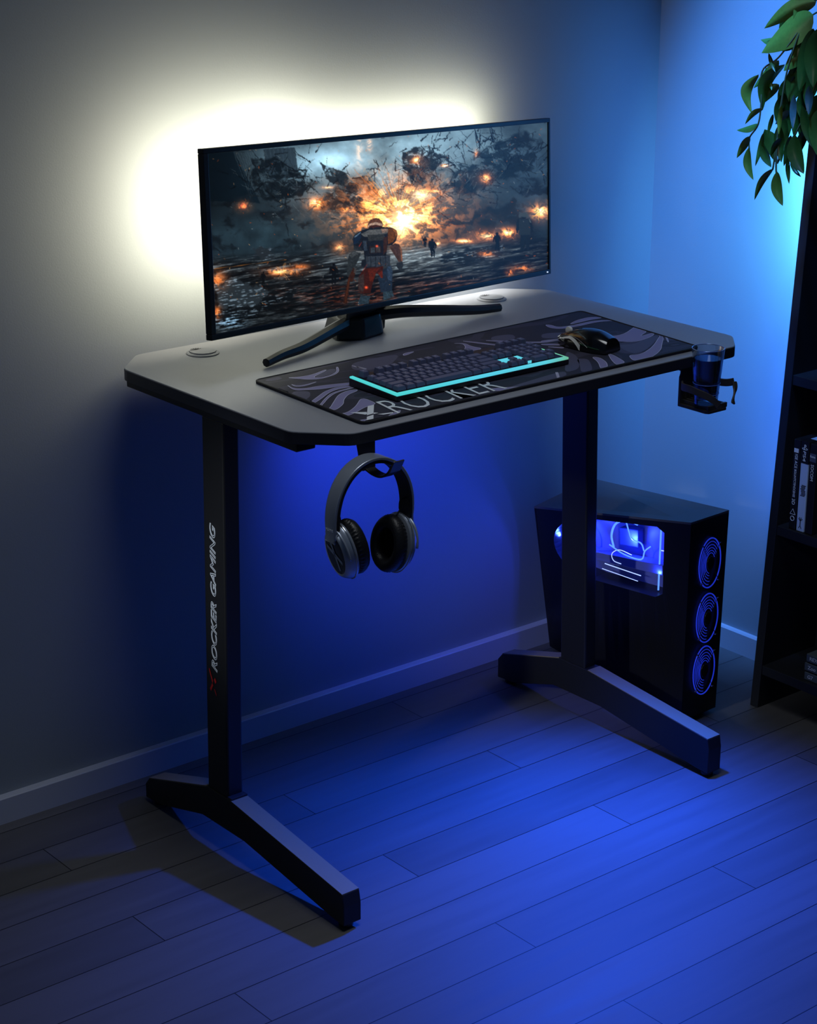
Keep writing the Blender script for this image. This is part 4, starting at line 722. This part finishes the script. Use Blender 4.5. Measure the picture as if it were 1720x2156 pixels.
for u_, v_, e_ in ((.30, .88, .035), (.60, .85, .05), (.78, .70, .03), (.12, .80, .03)):
    l = light('POINT', 'tower_led', face(u_, v_, .020), (0, 0, 0), e_ * 9, (.03, .07, 1), .004)

# ------------------------------------------------------------------ bookcase
bc = thing('bookcase', 'tall black open bookcase with sloping sides against the right wall', 'bookcase', (1.18, -.2, 0))
m_bc = mat('bookcase_black', (.016, .018, .024), .42, bump=.1, bscale=400); 
XF = lambda z: 1.0915 + .0560 * z; HB = 1.085; YL = .1200; YR = -.62
for y0, y1 in ((YL - .018, YL), (YR, YR + .018)):
    obj('side_board', MB().prismY([(XF(0), 0), (1.2560, 0), (1.2560, HB), (XF(HB), HB)], y0, y1), m_bc, bc, bevel=.0008)
obj('back_board', MB().box(1.2480, 1.2560, YR + .018, YL - .018, .03, HB - .02), m_bc, bc)
for z in (.355, .634, HB - .002):
    obj('shelf', MB().box(XF(z) + .002, 1.2480, YR + .018, YL - .018, z - .018, z), m_bc, bc, bevel=.0008)
obj('shelf', MB().box(XF(.08) + .002, 1.2480, YR + .018, YL - .018, .066, .084), m_bc, bc, bevel=.0008)
# game cases
m_gblk = mat('case_sleeve_black', (.012, .013, .016), .35); m_gblu = mat('case_sleeve_pale_blue', (.50, .68, .95), .35); m_gry = mat('case_sleeve_grey', (.10, .13, .15), .4); m_txt = mat('spine_print', (.80, .88, .95), .5); m_dk = mat('spine_print_dark', (.02, .02, .03), .5)
xd, yd = (0, 0, -1), (0, -1, 0); GX = 1.118
def gcase(label, y1, y0, z1, m_, name='game_case', z0=.3556):
    g = thing(name, label, 'game case', (GX, (y0 + y1) / 2, z0), 'game cases standing on the middle shelf')
    obj('box', MB().box(GX, GX + .115, y0, y1, z0, z1), m_, g, bevel=.0015); return g
g1 = gcase('black upright game case with white 3D title, leftmost on the middle shelf', .0800, .0650, .5240, m_gblk)
text('spine_title', 'IGE ACE', (GX - .0003, .0755, .4965), xd, yd, .0085, m_txt, g1, width=.026)
text('spine_title', 'BOLUNTCTENOCENSE', (GX - .0003, .0750, .468), xd, yd, .0068, m_txt, g1, width=.052)
text('spine_title', '3D', (GX - .0003, .0757, .413), xd, yd, .0095, m_txt, g1, width=.011)
s = MB().box(GX - .0004, GX, .0685, .0785, .4995, .5070); obj('spine_badge', s, m_txt, g1)
tri = MB()
for a, b2 in (((.0785, .384), (.0725, .394)), ((.0725, .394), (.0665, .384)), ((.0665, .384), (.0785, .384))): tri.tube([(GX - .0002, *a), (GX - .0002, *b2)], .0004, 5)
tri.tube([(GX - .0002, .0725 + .0042 * math.cos(t), .376 + .0042 * math.sin(t)) for t in [6.283 * k / 20 for k in range(20)]], .0006, 5, closed=True, up=(1, 0, 0))
obj('spine_symbol', tri, m_txt, g1); text('spine_title', 'U', (GX - .0003, .0735, .3895), (0, -1, 0), (0, 0, 1), .004, m_txt, g1) if False else None
g2 = gcase('pale blue upright game case with a black top band on the middle shelf', .0625, .0455, .5240, m_gblu)
obj('header_band', MB().box(GX - .0006, GX + .02, .0450, .0630, .4835, .5246), m_gblk, g2, bevel=.0004, label='black band at the top of the case')
text('spine_title', 'PS4', (GX - .0010, .0575, .5065), xd, yd, .0090, m_txt, g2, width=.019, shear=.1)
ps = MB()   # standing letter over a flat ring, the maker's mark
ps.box(GX - .0012, GX - .0008, .0545, .0558, .5095, .5185); ps.tube([(GX - .0010, .0545 - .0026 * math.sin(t), .5162 + .0020 * math.cos(t)) for t in [3.14 * k / 10 for k in range(11)]], .0005, 5)
ps.tube([(GX - .0010, .0543 + .0058 * math.cos(t), .5108 + .0016 * math.sin(t)) for t in [1.9 + 5.5 * k / 20 for k in range(21)]], .0005, 5)
obj('spine_symbol', ps, m_txt, g2)
sc_ = MB()
for k in range(9): y_ = .0592 - random.random() * .003; sc_.box(GX - .0004, GX, y_ - .0095, y_, .4420 - k * .0024, .4434 - k * .0024)
obj('spine_artwork', sc_, m_dk, g2)
tv = MB().tube([(GX - .0002, .054, .366), (GX - .0002, .054, .378)], .0008, 5)
for a in (-.9, -.35, .35, .9): tv.tube([(GX - .0002, .054, .376), (GX - .0002, .054 + .006 * math.sin(a), .376 + .007 * math.cos(a))], .0006, 5)
for a in (-.5, .5): tv.tube([(GX - .0002, .054, .367), (GX - .0002, .054 + .007 * math.sin(a), .367 - .006 * math.cos(a))], .0006, 5)
obj('spine_symbol', tv, m_dk, g2)
g3 = gcase('black upright game case right of the pale blue one on the middle shelf', .0435, .0270, .5240, m_gblk)
obj('spine_badge', MB().box(GX - .0004, GX, .0290, .0425, .4910, .5060), mat('badge_slate', (.08, .10, .16), .4), g3)
text('spine_title', 'Roms', (GX - .0006, .0415, .4985), (0, -1, 0), (0, 0, 1), .006, m_txt, g3, width=.011)
text('spine_title', 'SOCOM', (GX - .0006, .0385, .486), xd, yd, .009, m_txt, g3, width=.030)
for (z0, y1, lab, tx) in ((.0845, .0125, 'grey flat game case at the bottom of the low stack', 'G7'), (.1025, .0135, 'grey flat game case in the middle of the low stack', 'Zoo'), (.1205, .0105, 'grey flat game case on top of the low stack', 'REX')):
    g = thing('game_case', lab, 'game case', (1.112, y1 - .06, z0), 'game cases lying flat on the bottom shelf')
    obj('box', MB().box(1.1085, 1.225, y1 - .15, y1, z0, z0 + .0150), m_gry, g, bevel=.0012)
    text('spine_title', tx, (1.1082, y1 - .008, z0 + .0042), (0, -1, 0), (0, 0, 1), .0095, m_txt, g, width=.012 * len(tx) / 2)

# ------------------------------------------------------------------ trailing plant
pl_ = thing('trailing_plant', 'green leafy plant trailing down from the top of the bookcase', 'plant', (1.19, -.09, HB))
m_lf = []
for nm, c0, c1 in (('leaf_green', (.085, .135, .016), (.10, .17, .045)), ('leaf_mid_green', (.045, .120, .018), (.07, .13, .045)), ('leaf_dark_green', (.025, .055, .006), (.035, .060, .016)), ('leaf_yellow_green', (.14, .22, .025), (.18, .26, .04)), ('leaf_blue_green', (.05, .11, .11), (.08, .14, .14))):
    m = mat(nm, c0, .34, bump=.2, bscale=160, var=.25, spec=.5); m_lf.append(m)
obj('pot', MB().lathe([(.045, .002), (.052, .004), (.066, .110), (.066, .118), (.061, .118), (.060, .100), (.001, .098)], (1.19, -.09, HB), n=40), mat('pot_clay', (.10, .10, .11), .5), pl_, smooth='auto')
obj('soil', MB().lathe([(.0595, .094), (.001, .102)], (1.19, -.09, HB), n=30), mat('soil_dark', (.02, .014, .01), .9, bump=1, bscale=300), pl_)
m_stem = mat('stem_green', (.06, .075, .03), .5)
for k, s_ in enumerate(STEMS):
    pts = [Vector(p) for p in s_]
    if k in (0, 2, 4): pts = [Vector((1.17, -.08 + .02 * k, HB + .105)), Vector((1.10, -.03, HB + .17))] + pts
    obj('stem', MB().tube(bez(pts, 6 * (len(pts) - 1)), .0016, 6), m_stem, pl_, smooth=True)
view = F_
def leaf(B, T, w, bend, m_, seed):
    r = random.Random(seed); B = Vector(B); T = Vector(T); ax = T - B; L = ax.length; a = ax.normalized()
    w0 = view.cross(a).normalized(); w0 = Matrix.Rotation(r.uniform(-.45, .45), 3, a) @ w0; nrm = a.cross(w0)
    n, mcols = 14, 7; V = []; 
    for i in range(n + 1):
        t = i / n; hw = w / 2 * (math.sin(math.pi * t ** .85) ** .8) if 0 < t < 1 else .00005
        cen = B + a * L * t - w0 * bend * math.sin(math.pi * t) + nrm * (.10 * L * math.sin(math.pi * t) * r.choice((1, 1)))
        for j in range(mcols):
            s = -1 + 2 * j / (mcols - 1); V.append(cen + w0 * hw * s * (1.0) + nrm * (hw * .28 * abs(s) ** 1.2))
    nv = len(V); th2 = nrm * .0004; F = []
    for i in range(n):
        for j in range(mcols - 1):
            q = i * mcols + j; F.append((q, q + 1, q + mcols + 1, q + mcols)); F.append((nv + q, nv + q + mcols, nv + q + mcols + 1, nv + q + 1))
    return MB().add(V + [v + th2 for v in V], F)
for i, (B, T, w, bd, tone) in enumerate(LEAVES):
    obj('leaf', leaf(B, T, w, bd, None, i), m_lf[tone], pl_, smooth=True, recalc=False)
for i in range(26):   # crown above and behind, mostly out of the frame
    r = random.Random(100 + i); a = r.uniform(0, 6.28); b0 = Vector((1.17 + .04 * math.cos(a), -.07 + .06 * math.sin(a), HB + .12 + r.random() * .05)); t0 = b0 + Vector((math.cos(a) * r.uniform(.04, .09), math.sin(a) * r.uniform(.05, .11), r.uniform(-.02, .10)))
    obj('leaf', leaf(b0, t0, r.uniform(.025, .04), 0, None, 200 + i), m_lf[r.choice((0, 1, 2))], pl_, smooth=True, recalc=False)
